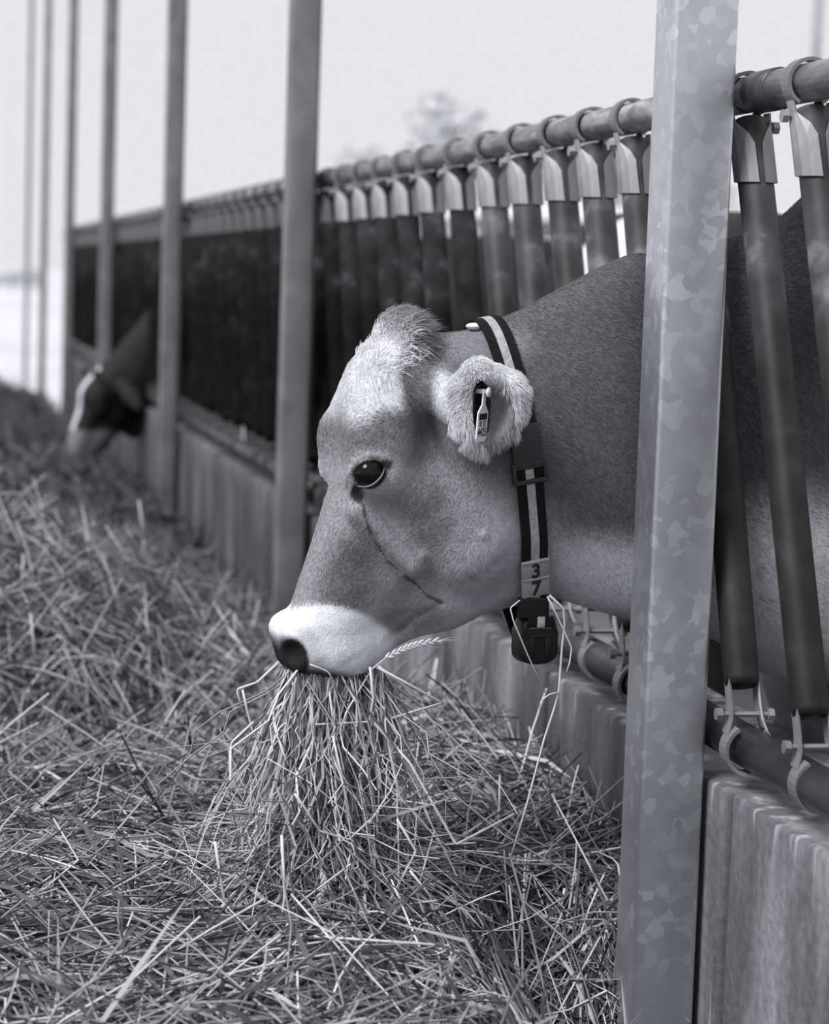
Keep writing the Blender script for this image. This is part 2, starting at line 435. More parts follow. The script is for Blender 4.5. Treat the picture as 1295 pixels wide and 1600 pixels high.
# prototype upright, origin on the top rail
s = SLANT / (RZ - BZ)
H = RZ - BZ
proto = tube_obj('upright', [(0, -s * 0.040, -0.040), (0, -s * 0.06, -0.06), (0, -s * (H - 0.095), -(H - 0.095)), (0, -s * (H - 0.085), -(H - 0.085))], [0.0245, 0.026, 0.026, 0.024], M_PIPE, fence, 18)
V, F = band_clamp(0, -1); mesh_np('top_clamp', V, F, False, M_CLAMP, proto)
V, F = bolt_vf(0, -1); mesh_np('top_bolt', V, F, False, M_CLAMP, proto)
V, F = band_clamp(-H, 1); V = [(x, y - SLANT, z) for x, y, z in V]; mesh_np('bottom_clamp', V, F, False, M_CLAMP, proto)
V, F = bolt_vf(-H, 1); V = [(x, y - SLANT, z) for x, y, z in V]; mesh_np('bottom_bolt', V, F, False, M_CLAMP, proto)
ys = [on_x(1262, 140, XF)[1] - 0.25, on_x(1262, 140, XF)[1], on_x(1166, 160, XF)[1], 3.652]
obs = [on_x(x, y, XF)[1] for x, y in ((985, 190), (925, 205), (870, 215), (815, 230), (765, 238), (715, 245), (670, 250))]
ys += obs
while ys[-1] < 20.2:
    ys.append(ys[-1] + 0.29)
first = True; dark_bar = None; mid_bar = None; dark_clamp = {}
for y in ys:
    o = proto if first else copy_tree(proto, fence)
    first = False
    o.location = (0, y - 3.4, RZ); o.scale = (1.0, 1.0, 1.0) if y < 4.1 else (1.10, 1.10, 1.0)
    o.rotation_euler = (RNG.normal(0, 0.006), RNG.normal(0, 0.006), 0)
    if 5.2 < y <= 6.9:  # transition bars, part of the far shade painted in
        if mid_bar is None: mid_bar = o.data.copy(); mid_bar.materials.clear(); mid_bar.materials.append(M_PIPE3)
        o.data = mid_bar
    if y > 6.9:                              # farther bars and clamps have shade painted into their colour
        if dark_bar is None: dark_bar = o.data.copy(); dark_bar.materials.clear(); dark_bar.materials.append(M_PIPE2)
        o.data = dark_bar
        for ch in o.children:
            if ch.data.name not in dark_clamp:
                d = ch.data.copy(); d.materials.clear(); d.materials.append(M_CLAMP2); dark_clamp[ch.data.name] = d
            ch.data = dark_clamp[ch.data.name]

# ------------------------------------------------------------------ implicit-surface modelling of animals
def smin(a, b, k):
    h = np.clip(0.5 + 0.5 * (b - a) / k, 0, 1)
    return b + (a - b) * h - k * h * (1 - h)
def smax(a, b, k): return -smin(-a, -b, k)

class Prim:
    """tapering capsule, flattened or widened sideways by k; mirror=True uses |lateral|"""
    def __init__(s, A, B, ra, rb, ka=1.0, kb=None, sm=0.02, mirror=False, op='add'):
        s.A = np.array(A, np.float32); s.B = np.array(B, np.float32); s.ra, s.rb = ra, rb
        s.ka, s.kb = ka, ka if kb is None else kb; s.sm = sm; s.mirror = mirror; s.op = op
    def d(s, x, l, z):
        if s.mirror: l = np.abs(l)
        ab = s.B - s.A; L2 = float(ab @ ab)
        px, pl, pz = x - s.A[0], l - s.A[1], z - s.A[2]
        t = np.clip((px * ab[0] + pl * ab[1] + pz * ab[2]) / L2, 0, 1) if L2 > 1e-9 else np.float32(0)
        dx, dl, dz = px - t * ab[0], pl - t * ab[1], pz - t * ab[2]
        r = s.ra + t * (s.rb - s.ra); k = s.ka + t * (s.kb - s.ka)
        q2 = dx * dx + dz * dz
        qn = np.sqrt(q2 + (dl / k) ** 2) + 1e-6
        g = np.sqrt(q2 + (dl / (k * k)) ** 2) / qn
        return (qn - r) / np.maximum(g, 0.3)
class Ell:
    """ellipsoid with free axes (columns of R)"""
    def __init__(s, C, radii, R=None, sm=0.01, mirror=False, op='add'):
        s.C = np.array(C, np.float32); s.r = np.array(radii, np.float32); s.R = np.eye(3, dtype=np.float32) if R is None else np.array(R, np.float32)
        s.sm = sm; s.mirror = mirror; s.op = op
    def d(s, x, l, z):
        if s.mirror: l = np.abs(l)
        p = (x - s.C[0], l - s.C[1], z - s.C[2])
        q = [(p[0] * s.R[0, j] + p[1] * s.R[1, j] + p[2] * s.R[2, j]) / s.r[j] for j in range(3)]
        n = np.sqrt(q[0] ** 2 + q[1] ** 2 + q[2] ** 2) + 1e-6
        g = np.sqrt((q[0] / s.r[0]) ** 2 + (q[1] / s.r[1]) ** 2 + (q[2] / s.r[2]) ** 2) / n
        return (n - 1) / g
def evaluate(prims, x, l, z):
    v = None
    for p in prims:
        d = p.d(x, l, z)
        if v is None: v = d
        elif p.op == 'add': v = smin(v, d, p.sm)
        else: v = smax(v, -d, p.sm)
    return v
def surface_nets(prims, xs, ls, zs):
    nx, nl, nz = len(xs), len(ls), len(zs)
    val = np.empty((nx, nl, nz), np.float32)
    xs, ls, zs = (np.asarray(a, np.float32) for a in (xs, ls, zs))
    for i in range(0, nx, 8):
        X = xs[i:i + 8, None, None]
        val[i:i + 8] = evaluate(prims, np.broadcast_to(X, (X.shape[0], nl, nz)), ls[None, :, None], zs[None, None, :])
    ins = val < 0
    c = np.zeros((nx - 1, nl - 1, nz - 1), np.int8)
    for a in (0, 1):
        for b in (0, 1):
            for d in (0, 1):
                c += ins[a:nx - 1 + a, b:nl - 1 + b, d:nz - 1 + d]
    act = np.argwhere((c > 0) & (c < 8)); idx = -np.ones(c.shape, np.int64)
    idx[tuple(act.T)] = np.arange(len(act))
    corners = [(a, b, d) for a in (0, 1) for b in (0, 1) for d in (0, 1)]
    cv = {q: val[act[:, 0] + q[0], act[:, 1] + q[1], act[:, 2] + q[2]] for q in corners}
    acc = np.zeros((len(act), 3)); cnt = np.zeros(len(act))
    for q in corners:
        for ax in range(3):
            if q[ax]: continue
            q2 = list(q); q2[ax] = 1; q2 = tuple(q2)
            a, b = cv[q], cv[q2]; m = (a < 0) != (b < 0)
            t = np.where(m, a / np.where(m, a - b, 1), 0)
            p = np.array(q, float)[None, :].repeat(len(act), 0); p[:, ax] = t
            acc[m] += p[m]; cnt[m] += 1
    loc = acc / cnt[:, None]
    def coord(arr, i, fr): return arr[i] * (1 - fr) + arr[i + 1] * fr
    V = np.stack([coord(xs, act[:, 0], loc[:, 0]), coord(ls, act[:, 1], loc[:, 1]), coord(zs, act[:, 2], loc[:, 2])], 1)
    Fs = []
    for ax in range(3):
        o1, o2 = [(1, 2), (2, 0), (0, 1)][ax]
        sl0 = [slice(None)] * 3; sl1 = [slice(None)] * 3
        sl0[ax] = slice(0, -1); sl1[ax] = slice(1, None)
        A, B = ins[tuple(sl0)], ins[tuple(sl1)]
        e = np.argwhere(A != B)
        e = e[(e[:, o1] > 0) & (e[:, o2] > 0) & (e[:, o1] < ins.shape[o1] - 1) & (e[:, o2] < ins.shape[o2] - 1)]
        flip = ~A[tuple(e.T)]
        def cell(d1, d2):
            q = e.copy(); q[:, o1] -= d1; q[:, o2] -= d2
            return idx[tuple(q.T)]
        f = np.stack([cell(1, 1), cell(0, 1), cell(0, 0), cell(1, 0)], 1)
        f[flip] = f[flip][:, ::-1]
        Fs.append(f)
    return V, np.concatenate(Fs)
def vertex_normals(V, F):
    n = np.cross(V[F[:, 2]] - V[F[:, 0]], V[F[:, 3]] - V[F[:, 1]])
    out = np.zeros_like(V)
    for k in range(4): np.add.at(out, F[:, k], n)
    return out / (np.linalg.norm(out, axis=1)[:, None] + 1e-12)
def axis(segs):
    """[(start, stop, step), ...] -> grid coordinates"""
    out = []
    for a, b, h in segs:
        n = max(1, int(round((b - a) / h))); out += list(np.linspace(a, b, n, endpoint=False))
    out.append(segs[-1][1]); return np.array(out)

# ------------------------------------------------------------------ the brown cow
# frame: s forward along the neck towards the muzzle, l sideways towards the alley camera, z up
PHI = math.radians(8)
D1 = np.array([-math.cos(PHI), -math.sin(PHI), 0.0])
E2 = np.array([-D1[1], D1[0], 0.0])
NECK0 = on_x(1085, 700, XF); NECK0[2] = 0.0
def S(px, py, l=0.0):
    r = ray(px, py); t = ((NECK0 - CAM) @ E2 + l) / (r @ E2); q = CAM + r * t
    return np.array([(q - NECK0) @ D1, l, q[2]])
PX = 1.0 / 1062.0
def W3(p):
    p = np.asarray(p); return NECK0 + p[..., :1] * D1 + p[..., 1:2] * E2 + p[..., 2:3] * np.array([0, 0, 1.0])
def to_px(p):
    q = W3(p) - CAM; z = q @ CF
    return IW / 2 + FPX * (q @ CR) / z, IH / 2 - FPX * (q @ CU) / z

def cap(a, b, ra, rb, ka=1.0, kb=None, la=0.0, lb=None, sm=0.02, mirror=False, op='add'):
    lb = la if lb is None else lb
    return Prim(S(*a, la), S(*b, lb), ra * PX, rb * PX, ka, kb, sm, mirror, op)
cow_prims = [
    # body behind the fence
    Prim((-0.62, 0, 1.02), (-1.55, 0, 1.00), 0.36, 0.36, 0.80, 0.82, 0.1),
    Prim((-0.40, 0, 1.10), (-0.75, 0, 1.08), 0.28, 0.33, 0.62, 0.75, 0.1),
    Prim((-0.24, 0, 1.350), (-1.60, 0, 1.33), 0.075, 0.08, 0.9, 0.9, 0.10),
    cap((1040, 690), (1230, 690), 285, 360, 0.36, 0.55, sm=0.05),
    Prim((-0.22, 0, 0.84), (-0.5, 0, 0.86), 0.20, 0.26, 0.72, 0.8, 0.08),
    # neck
    cap((820, 722), (1040, 690), 212, 285, 0.42, 0.36, sm=0.05),
    cap((720, 640), (850, 700), 112, 190, 0.72, 0.45, sm=0.05),
    cap((790, 545), (1000, 460), 38, 46, 0.9, 0.9, sm=0.05),
    # skull
    cap((626, 545), (586, 690), 42, 56, 1.85, 1.80, sm=0.03),
    cap((690, 610), (600, 640), 82, 70, 0.95, 1.05, sm=0.03),
    cap((573, 730), (510, 955), 48, 44, 1.35, 1.2, sm=0.03),
    cap((650, 760), (545, 940), 92, 74, 0.88, 0.80, sm=0.04),
    # jaw and cheek
    cap((730, 810), (700, 870), 118, 88, 0.72, 0.70, sm=0.03),
    cap((775, 880), (690, 925), 74, 52, 0.80, 0.85, sm=0.03),
    cap((690, 932), (590, 985), 46, 32, 0.95, 1.1, sm=0.03),
    cap((700, 800), (735, 850), 70, 72, 0.8, 0.8, 0.050, sm=0.03, mirror=True),
    # muzzle
    cap((512, 985), (512, 1005), 60, 58, 1.0, 1.05, sm=0.025),
    cap((478, 1010), (540, 1010), 40, 48, 1.15, 1.15, sm=0.02),
    cap((530, 1005), (570, 998), 50, 40, 1.05, 1.0, sm=0.02),
    cap((462, 990), (470, 1022), 26, 26, 1.2, 1.2, 0.026, sm=0.02, mirror=True),
    # brow ridge and orbit
    cap((572, 692), (602, 690), 29, 32, 1.0, 1.0, 0.062, sm=0.035, mirror=True),
    cap((576, 742), (600, 738), 34, 34, 1.0, 1.0, 0.062, sm=0.03, mirror=True),
    cap((612, 740), (655, 770), 28, 34, 1.0, 1.0, 0.064, sm=0.02, mirror=True),
    cap((606, 590), (574, 690), 30, 30, 1.0, 1.0, 0.050, 0.056, sm=0.03, mirror=True),
    # facial crest
    cap((560, 800), (640, 880), 14, 22, 1.0, 1.0, 0.062, sm=0.02, mirror=True),
    # ear stalk
    cap((668, 605), (722, 630), 36, 40, 0.9, 0.8, 0.07, 0.115, sm=0.02, mirror=True),
]
# ear: a furred cup opening towards the alley
EAR_C = S(762, 632, 0.140)
cow_prims += [
    Ell(EAR_C, (52 * PX, 0.036, 63 * PX), sm=0.012, mirror=True),
    cap((748, 578), (800, 600), 16, 17, 1, 1, 0.160, 0.166, sm=0.01, mirror=True),
    cap((800, 600), (806, 640), 17, 13, 1, 1, 0.166, 0.160, sm=0.01, mirror=True),
    cap((722, 606), (726, 664), 16, 14, 1, 1, 0.152, 0.156, sm=0.012, mirror=True),
    cap((722, 602), (744, 577), 17, 16, 1, 1, 0.152, 0.158, sm=0.012, mirror=True),
    cap((732, 662), (752, 686), 14, 12, 1, 1, 0.154, 0.150, sm=0.012, mirror=True),
    Ell(S(771, 648, 0.178), (33 * PX, 0.046, 52 * PX), sm=0.010, mirror=True, op='sub'),
    Ell(S(752, 638, 0.160), (14 * PX, 0.050, 47 * PX), sm=0.006, mirror=True, op='sub'),
]
_ea = math.radians(14); EYE_ROT = np.array([[math.cos(_ea), 0, math.sin(_ea)], [0, 1, 0], [-math.sin(_ea), 0, math.cos(_ea)]])
EYE_C = S(577, 739, 0.0815); EYE_R = 0.0235
cow_prims += [
    Ell(S(577, 739, 0.100), (28 * PX, 0.020, 20 * PX), EYE_ROT, sm=0.005, mirror=True, op='sub'),
    cap((556, 764), (563, 778), 6, 3, 1, 1, 0.100, 0.100, sm=0.006, mirror=True, op='sub'),
    # nostril
    Ell(S(455, 1030, 0.058), (20 * PX, 0.030, 28 * PX), sm=0.008, mirror=True, op='sub'),
    # mouth line
    cap((505, 1066), (592, 1010), 4, 4, 1, 1, 0.06, 0.062, sm=0.008, mirror=True, op='sub'),
]
# near and far front legs, back legs
for sl in (0.15, -0.15):
    cow_prims += [Prim((-0.24, sl * 0.95, 0.88), (-0.32, sl, 0.54), 0.125, 0.072, 0.85, 0.9, 0.06), Prim((-0.32, sl, 0.54), (-0.33, sl, 0.46), 0.066, 0.056, 1, 1, 0.02),
                  Prim((-0.33, sl, 0.46), (-0.36, sl, 0.14), 0.046, 0.038, 1, 1, 0.03), Prim((-0.36, sl, 0.14), (-0.33, sl, 0.03), 0.045, 0.058, 1, 1, 0.02)]
for sl in (0.17, -0.17):
    cow_prims += [Prim((-1.75, sl, 0.92), (-1.62, sl, 0.70), 0.18, 0.10, 0.7, 0.8, 0.06), Prim((-1.62, sl, 0.70), (-1.88, sl, 0.46), 0.09, 0.055, 0.8, 1, 0.04),
                  Prim((-1.88, sl, 0.46), (-1.84, sl, 0.14), 0.046, 0.038, 1, 1, 0.03), Prim((-1.84, sl, 0.14), (-1.80, sl, 0.03), 0.046, 0.06, 1, 1, 0.02)]
H = 0.0036
gx = axis([(-2.15, -0.5, 0.03), (-0.5, -0.05, 0.014), (-0.05, 0.16, 0.008), (0.16, 0.72, H)])
gl = axis([(-0.42, -0.2, 0.02), (-0.2, 0.0, 0.006), (0.0, 0.21, H), (0.21, 0.42, 0.02)])
gz = axis([(-0.04, 0.55, 0.018), (0.55, 1.24, H), (1.24, 1.46, 0.008)])
import time as _t; _t0 = _t.time()
CV, CFc = surface_nets(cow_prims, gx, gl, gz)
print('cow mesh', len(CV), len(CFc), round(_t.time() - _t0, 1), 's')

# coat pattern (the animal's own colouring, plus painted shade inside the ears), in the frame of its left profile; symmetric left/right
def coat_tone(p):
    q = np.array(p, float); q[:, 1] = np.abs(q[:, 1])
    u, v = to_px(q)
    t = np.full(len(q), 0.285)
    def blob(cx, cy, rx, ry, val, ang=0.0, soft=1.0, amt=1.0):
        nonlocal t
        a = math.radians(ang); du, dv = u - cx, v - cy
        x = (du * math.cos(a) + dv * math.sin(a)) / rx; y = (-du * math.sin(a) + dv * math.cos(a)) / ry
        r = np.sqrt(x * x + y * y)
        w = amt * np.clip((1 + soft * 0.5 - r) / soft, 0, 1); w = w * w * (3 - 2 * w)
        t = t * (1 - w) + val * w
    blob(1000, 560, 330, 330, 0.105, soft=0.6)         # neck
    blob(1180, 560, 180, 420, 0.06, soft=0.5)         # dark shoulder
    blob(930, 910, 130, 66, 0.58, soft=1.0)
    blob(742, 526, 22, 15, 0.5, soft=0.8)            # pale throat
    blob(1230, 960, 150, 170, 0.40, soft=0.8)          # pale brisket and belly
    blob(745, 540, 85, 35, 0.20, soft=0.8)
    blob(760, 880, 110, 110, 0.36, soft=1.0)
    blob(620, 870, 40, 60, 0.36, ang=-30, soft=1.0)           # cheek
    blob(690, 965, 150, 34, 0.44, ang=-12, soft=1.0)   # pale jaw
    blob(620, 830, 60, 90, 0.30, ang=-30, soft=1.0)
    blob(500, 860, 40, 100, 0.27, ang=15, soft=1.0)
    blob(545, 900, 44, 75, 0.125, ang=20, soft=1.0)
    blob(670, 800, 40, 60, 0.19, ang=0, soft=1.0)
    blob(640, 965, 60, 22, 0.17, ang=-10, soft=1.0)
    blob(590, 668, 70, 36, 0.15, ang=-15, soft=1.0)   # darker brow
    blob(604, 578, 52, 66, 0.78, ang=-35, soft=0.55)
    blob(646, 590, 16, 46, 0.16, ang=-12, soft=0.8)    # white blaze
    blob(570, 600, 40, 60, 0.55, ang=20, soft=0.8)
    blob(625, 500, 60, 28, 0.30, soft=0.8)             # poll
    blob(660, 630, 26, 70, 0.13, ang=-20, soft=0.8)    # dark streak before the ear
    blob(665, 545, 28, 50, 0.14, ang=-15, soft=0.8)
    blob(700, 640, 20, 60, 0.62, ang=-10, soft=0.8)    # pale ear base
    blob(580, 740, 44, 36, 0.42, soft=0.8)             # eye ring
    blob(578, 740, 29, 21, 0.03, ang=-15, soft=0.3)
    blob(558, 771, 11, 16, 0.02, ang=-15, soft=0.4)
    blob(604, 726, 10, 8, 0.05, soft=0.6)
    blob(516, 1006, 104, 60, 0.70, ang=12, soft=0.25)   # mealy muzzle
    blob(492, 1074, 95, 30, 0.06, ang=6, soft=0.5)    # dark nose pad
    blob(440, 1035, 26, 40, 0.10, soft=0.5)
    blob(458, 1030, 25, 33, 0.012, ang=-10, soft=0.25)
    # tear streak below the eye
    path = np.array([(562, 772), (568, 790), (572, 812), (580, 832), (592, 855), (606, 876), (622, 890), (645, 908), (668, 930), (690, 942)], float)
    dmin = np.full(len(q), 1e9)
    for a, b in zip(path[:-1], path[1:]):
        ab = b - a; tt = np.clip(((u - a[0]) * ab[0] + (v - a[1]) * ab[1]) / (ab @ ab), 0, 1)
        dmin = np.minimum(dmin, np.hypot(u - a[0] - tt * ab[0], v - a[1] - tt * ab[1]))
    w = np.clip(1.5 - dmin / (1.8 + 0.9 * np.sin(v * 0.23)), 0, 1); t = t * (1 - w) + 0.045 * w
    # ears are pale; the shade in cup and canal is painted darker
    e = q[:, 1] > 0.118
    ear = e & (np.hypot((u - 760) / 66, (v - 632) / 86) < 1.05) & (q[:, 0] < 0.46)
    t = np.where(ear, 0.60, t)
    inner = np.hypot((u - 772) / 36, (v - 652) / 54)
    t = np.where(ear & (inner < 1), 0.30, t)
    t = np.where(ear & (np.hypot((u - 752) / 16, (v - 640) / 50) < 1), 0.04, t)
    return t
# fine relief of the head: whorls, hollows and creases on both sides
_u, _v = to_px(np.stack([CV[:, 0], np.abs(CV[:, 1]), CV[:, 2]], 1)); _side = np.clip((np.abs(CV[:, 1]) - 0.015) / 0.02, 0, 1)
_n0 = vertex_normals(CV, CFc); _disp = np.zeros(len(CV))
for (cx, cy, r_, a_) in ((660, 868, 8, 0.0035), (755, 836, 8, 0.0035), (555, 890, 34, -0.005), (534, 770, 16, -0.004), (738, 912, 10, -0.003), (545, 660, 22, 0.003)):
    _disp += a_ * np.exp(-((_u - cx) ** 2 + (_v - cy) ** 2) / (2 * (r_ / 1.5) ** 2))
def _crease(path, wid, amp):
    dm = np.full(len(CV), 1e9)
    for a, b in zip(path[:-1], path[1:]):
        a = np.array(a, float); ab = np.array(b, float) - a; tt = np.clip(((_u - a[0]) * ab[0] + (_v - a[1]) * ab[1]) / (ab @ ab), 0, 1)
        dm = np.minimum(dm, np.hypot(_u - a[0] - tt * ab[0], _v - a[1] - tt * ab[1]))
    return amp * np.exp(-(dm / wid) ** 2)
_disp += _crease([(552, 645), (532, 680), (522, 720), (516, 765)], 7, -0.0025)
_disp += _crease([(724, 845), (728, 880), (736, 910)], 4, -0.0015) + _crease([(736, 912), (765, 890), (790, 870)], 8, -0.002)
_disp += _crease([(690, 945), (650, 965), (605, 1003)], 7, -0.003) + _crease([(568, 790), (592, 855), (645, 908), (690, 942)], 4, -0.002)
_disp += _crease([(552, 760), (548, 738), (556, 720), (580, 709), (608, 714)], 4, 0.002)
CV = CV + _n0 * (_disp * _side * (CV[:, 0] > 0.2))[:, None]
# the neck leans with the slanting bars where it passes through the fence
CV[:, 1] -= np.exp(-((CV[:, 0] + 0.02) / 0.13) ** 2) * 0.27 * np.clip(CV[:, 2] - 0.98, -0.4, 0.3)
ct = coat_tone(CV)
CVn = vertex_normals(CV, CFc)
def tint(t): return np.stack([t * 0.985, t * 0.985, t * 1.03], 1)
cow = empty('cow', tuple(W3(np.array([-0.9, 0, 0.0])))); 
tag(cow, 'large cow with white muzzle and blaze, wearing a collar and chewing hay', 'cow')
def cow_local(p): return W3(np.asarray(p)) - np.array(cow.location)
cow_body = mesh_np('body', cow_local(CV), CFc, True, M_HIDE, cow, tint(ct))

# eyes, lids and lashes
M_EYE = simple('wet_eye', 0.004, 0.05, 0, 0.22)
M_LID = simple('lid_skin', 0.16, 0.45)
M_LIDP = simple('pale_lid_rim', 0.15, 0.45)
M_LASH = simple('lash', 0.02, 0.6)
bm = bmesh.new(); bmesh.ops.create_uvsphere(bm, u_segments=32, v_segments=20, radius=EYE_R)
eye = obj_bm('eye', bm, M_EYE, cow); eye.location = cow_local(EYE_C); tag(eye, 'glossy dark eye')
def lid_pts(pxs, lift=0.0015):
    out = []
    for (px, py) in pxs:
        # drop the pixel's sight line onto the eyeball
        d = ray(px, py); oc = CAM - W3(EYE_C); a = d @ d; b = 2 * oc @ d; c = oc @ oc - (EYE_R + lift) ** 2
        D = b * b - 4 * a * c
        if D > 0: p = CAM + d * (-b - math.sqrt(D)) / (2 * a)
        else:
            t = -b / (2 * a); p = CAM + d * t
            v = p - W3(EYE_C); p = W3(EYE_C) + v / np.linalg.norm(v) * (EYE_R + lift)
        out.append(p - np.array(cow.location))
    return np.array(out)
def smooth_path(pts, n=24):
    pts = np.asarray(pts, float); t = np.linspace(0, len(pts) - 1, n); i = np.clip(t.astype(int), 0, len(pts) - 2); f = (t - i)[:, None]
    P0 = pts[np.clip(i - 1, 0, None)]; P1 = pts[i]; P2 = pts[i + 1]; P3 = pts[np.clip(i + 2, None, len(pts) - 1)]
    return 0.5 * ((2 * P1) + (-P0 + P2) * f + (2 * P0 - 5 * P1 + 4 * P2 - P3) * f ** 2 + (-P0 + 3 * P1 - 3 * P2 + P3) * f ** 3)
up = smooth_path(lid_pts([(552, 766), (550, 747), (554, 731), (566, 721), (583, 717), (597, 718), (609, 722)]))
lo = smooth_path(lid_pts([(552, 766), (561, 760), (575, 760), (588, 753), (598, 740), (609, 722)]))
nn = len(up); prof = 0.0016 + 0.0014 * np.sin(np.linspace(0, math.pi, nn))
tube_obj('upper_eyelid', up, prof, M_LIDP, cow, 10)
tube_obj('lower_eyelid', lo, prof * 0.5, M_LIDP, cow, 10)
lash = []
ecl = cow_local(EYE_C)
for k in range(4, 22):
    p = up[k]; o_ = (p - ecl); o_ /= np.linalg.norm(o_)
    q = np.array([p, p + o_ * 0.007 + np.array([0, 0, -0.005]), p + o_ * 0.008 + np.array([0, 0, -0.015])]) + RNG.normal(0, 0.001, (3, 3))
    lash.append(tube(q, [0.0005, 0.0004, 0.0001], 4))
V, F = join_vf(lash); tag(mesh_np('eyelashes', V, F, True, M_LASH, cow), kind='stuff')

# short coat, ear fringes and poll tuft as real hair
def hair_object(name, pts, radii, tones, mat, parent):
    """pts (n,m,3)"""
    n, m, _ = pts.shape
    hc = bpy.data.hair_curves.new(name)
    hc.add_curves([m] * n)
    hc.points.foreach_set('position', pts.astype(np.float32).ravel())
    ra = hc.attributes.get('radius') or hc.attributes.new('radius', 'FLOAT', 'POINT')
    ra.data.foreach_set('value', np.broadcast_to(radii, (n, m)).astype(np.float32).ravel())
    at = hc.attributes.new('tone', 'FLOAT_COLOR', 'CURVE')
    c = np.ones((n, 4), np.float32); c[:, :3] = tint(tones); at.data.foreach_set('color', c.ravel())
    hc.materials.append(mat)
    o = bpy.data.objects.new(name, hc); COL.objects.link(o)
    if parent: o.parent = parent
    return o
def hash_noise(p, f, seed):
    r = np.random.default_rng(seed); out = np.zeros((len(p), 3))
    for k in range(4):
        w = r.normal(0, f, (3, 3)); ph = r.uniform(0, 6.28, 3)
        out += np.sin(p @ w.T + ph)
    return out / 2
def sample_surface(n, mask):
    f = CFc[mask]; a = CV[f[:, 0]]; b = CV[f[:, 1]]; c = CV[f[:, 2]]; d = CV[f[:, 3]]
    ar = np.linalg.norm(np.cross(c - a, d - b), axis=1); pr = ar / ar.sum()
    i = RNG.choice(len(f), n, p=pr); u = RNG.random((n, 1)); v = RNG.random((n, 1))
    p = (a[i] * (1 - u) + b[i] * u) * (1 - v) + (d[i] * (1 - u) + c[i] * u) * v
    nr = CVn[f[i]].mean(1); nr /= np.linalg.norm(nr, axis=1)[:, None] + 1e-9
    return p, nr
fc = CV[CFc].mean(1)
fu, fv = to_px(fc)
vis = (fc[:, 0] > -0.40) & (fc[:, 1] > -0.10) & (fv < 1250) & (fc[:, 2] > 0.5)
nose = (np.hypot((fu - 455) / 40, (fv - 1045) / 36) < 1)
eyez = (np.hypot((fu - 578) / 26, (fv - 740) / 20) < 1) | (np.hypot((fu - 558) / 9, (fv - 771) / 13) < 1)
p, nr = sample_surface(260000, vis & ~nose & ~eyez)
u, v = to_px(p)
flow = np.zeros_like(p)
face = 1 / (1 + np.exp((u - 760) / 30))
flow[:, 0] = face * 0.55 - (1 - face) * 0.75
flow[:, 2] = -0.75 * face - (1 - face) * 0.55
fore = np.exp(-((u - 610) / 60) ** 2 - ((v - 560) / 90) ** 2)
flow[:, 2] += 2.2 * fore; flow[:, 0] -= 0.5 * fore
flow += 0.22 * hash_noise(p, 15, 3) + 0.07 * hash_noise(p, 60, 4) + RNG.normal(0, 0.10, p.shape)
flow -= nr * (flow * nr).sum(1)[:, None]; flow /= np.linalg.norm(flow, axis=1)[:, None] + 1e-9
muzz = np.hypot((u - 512) / 104, (v - 1010) / 62) < 1.1
ln = RNG.uniform(0.0035, 0.0070, len(p)); ln[muzz] *= 0.5; ln[(u > 820)] *= 1.35
ln *= 1 + 0.8 * fore
lift = RNG.uniform(0.08, 0.34, (len(p), 1))
d0 = flow + nr * lift; d1 = flow + nr * lift * 0.2
pts = np.stack([p - nr * 0.001, p + d0 * ln[:, None] * 0.45, p + (d0 * 0.45 + d1 * 0.55) * ln[:, None]], 1)
tn = coat_tone(p) * np.exp(RNG.normal(0, 0.17, len(p)))
rad = np.array([[0.00026, 0.00021, 0.00005]])
tag(hair_object('coat_hair', cow_local(pts), rad, np.clip(tn, 0.004, 0.85), M_FUR, cow), kind='stuff')

# long ear hair
earm = (fc[:, 1] > 0.112) & (fu > 703) & (np.hypot((fu - 757) / 78, (fv - 632) / 92) < 1.05)
p, nr = sample_surface(20000, earm)
u, v = to_px(p)
rel = p - EAR_C; rel[:, 1] = 0
rr = np.hypot((u - 757) / 58, (v - 632) / 70)
rad_dir = rel / (np.linalg.norm(rel, axis=1)[:, None] + 1e-6)
hole = np.hypot((u - 752) / 15, (v - 640) / 48) < 1
cup = np.hypot((u - 771) / 32, (v - 650) / 50) < 1
keep = ~(hole & (RNG.random(len(p)) < 0.97)) & ~(cup & (RNG.random(len(p)) < 0.6))
p, nr, rad_dir, rr, u, v, cup = p[keep], nr[keep], rad_dir[keep], rr[keep], u[keep], v[keep], cup[keep]
dirn = rad_dir * np.clip(rr, 0.2, 1.2)[:, None] * 0.7 + nr * 0.30 + np.array([-0.10, 0.0, -0.55]) + 0.30 * hash_noise(p, 60, 9) + RNG.normal(0, 0.10, p.shape)
dirn /= np.linalg.norm(dirn, axis=1)[:, None]
ln = RNG.uniform(0.007, 0.015, len(p)) * np.where(v > 665, 1.4, 1.0) * np.where(v < 600, 0.6, 1.0) * np.where(u < 725, 0.65, 1.0) * np.where(cup, 0.7, 1.0)
drp = np.array([0, 0, -0.25])
pts = np.stack([p - nr * 0.001, p + dirn * ln[:, None] * 0.5, p + (dirn + drp) * ln[:, None]], 1)
tu, tv = to_px(pts[:, 2]); keep = np.hypot((tu - 752) / 13, (tv - 640) / 44) > 1
pts, cup, v = pts[keep], cup[keep], v[keep]; p = p[keep]
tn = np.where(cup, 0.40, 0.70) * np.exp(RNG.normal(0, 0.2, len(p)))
tag(hair_object('ear_hair', cow_local(pts), rad * 1.35, np.clip(tn, 0.02, 0.85), M_FUR, cow), kind='stuff')

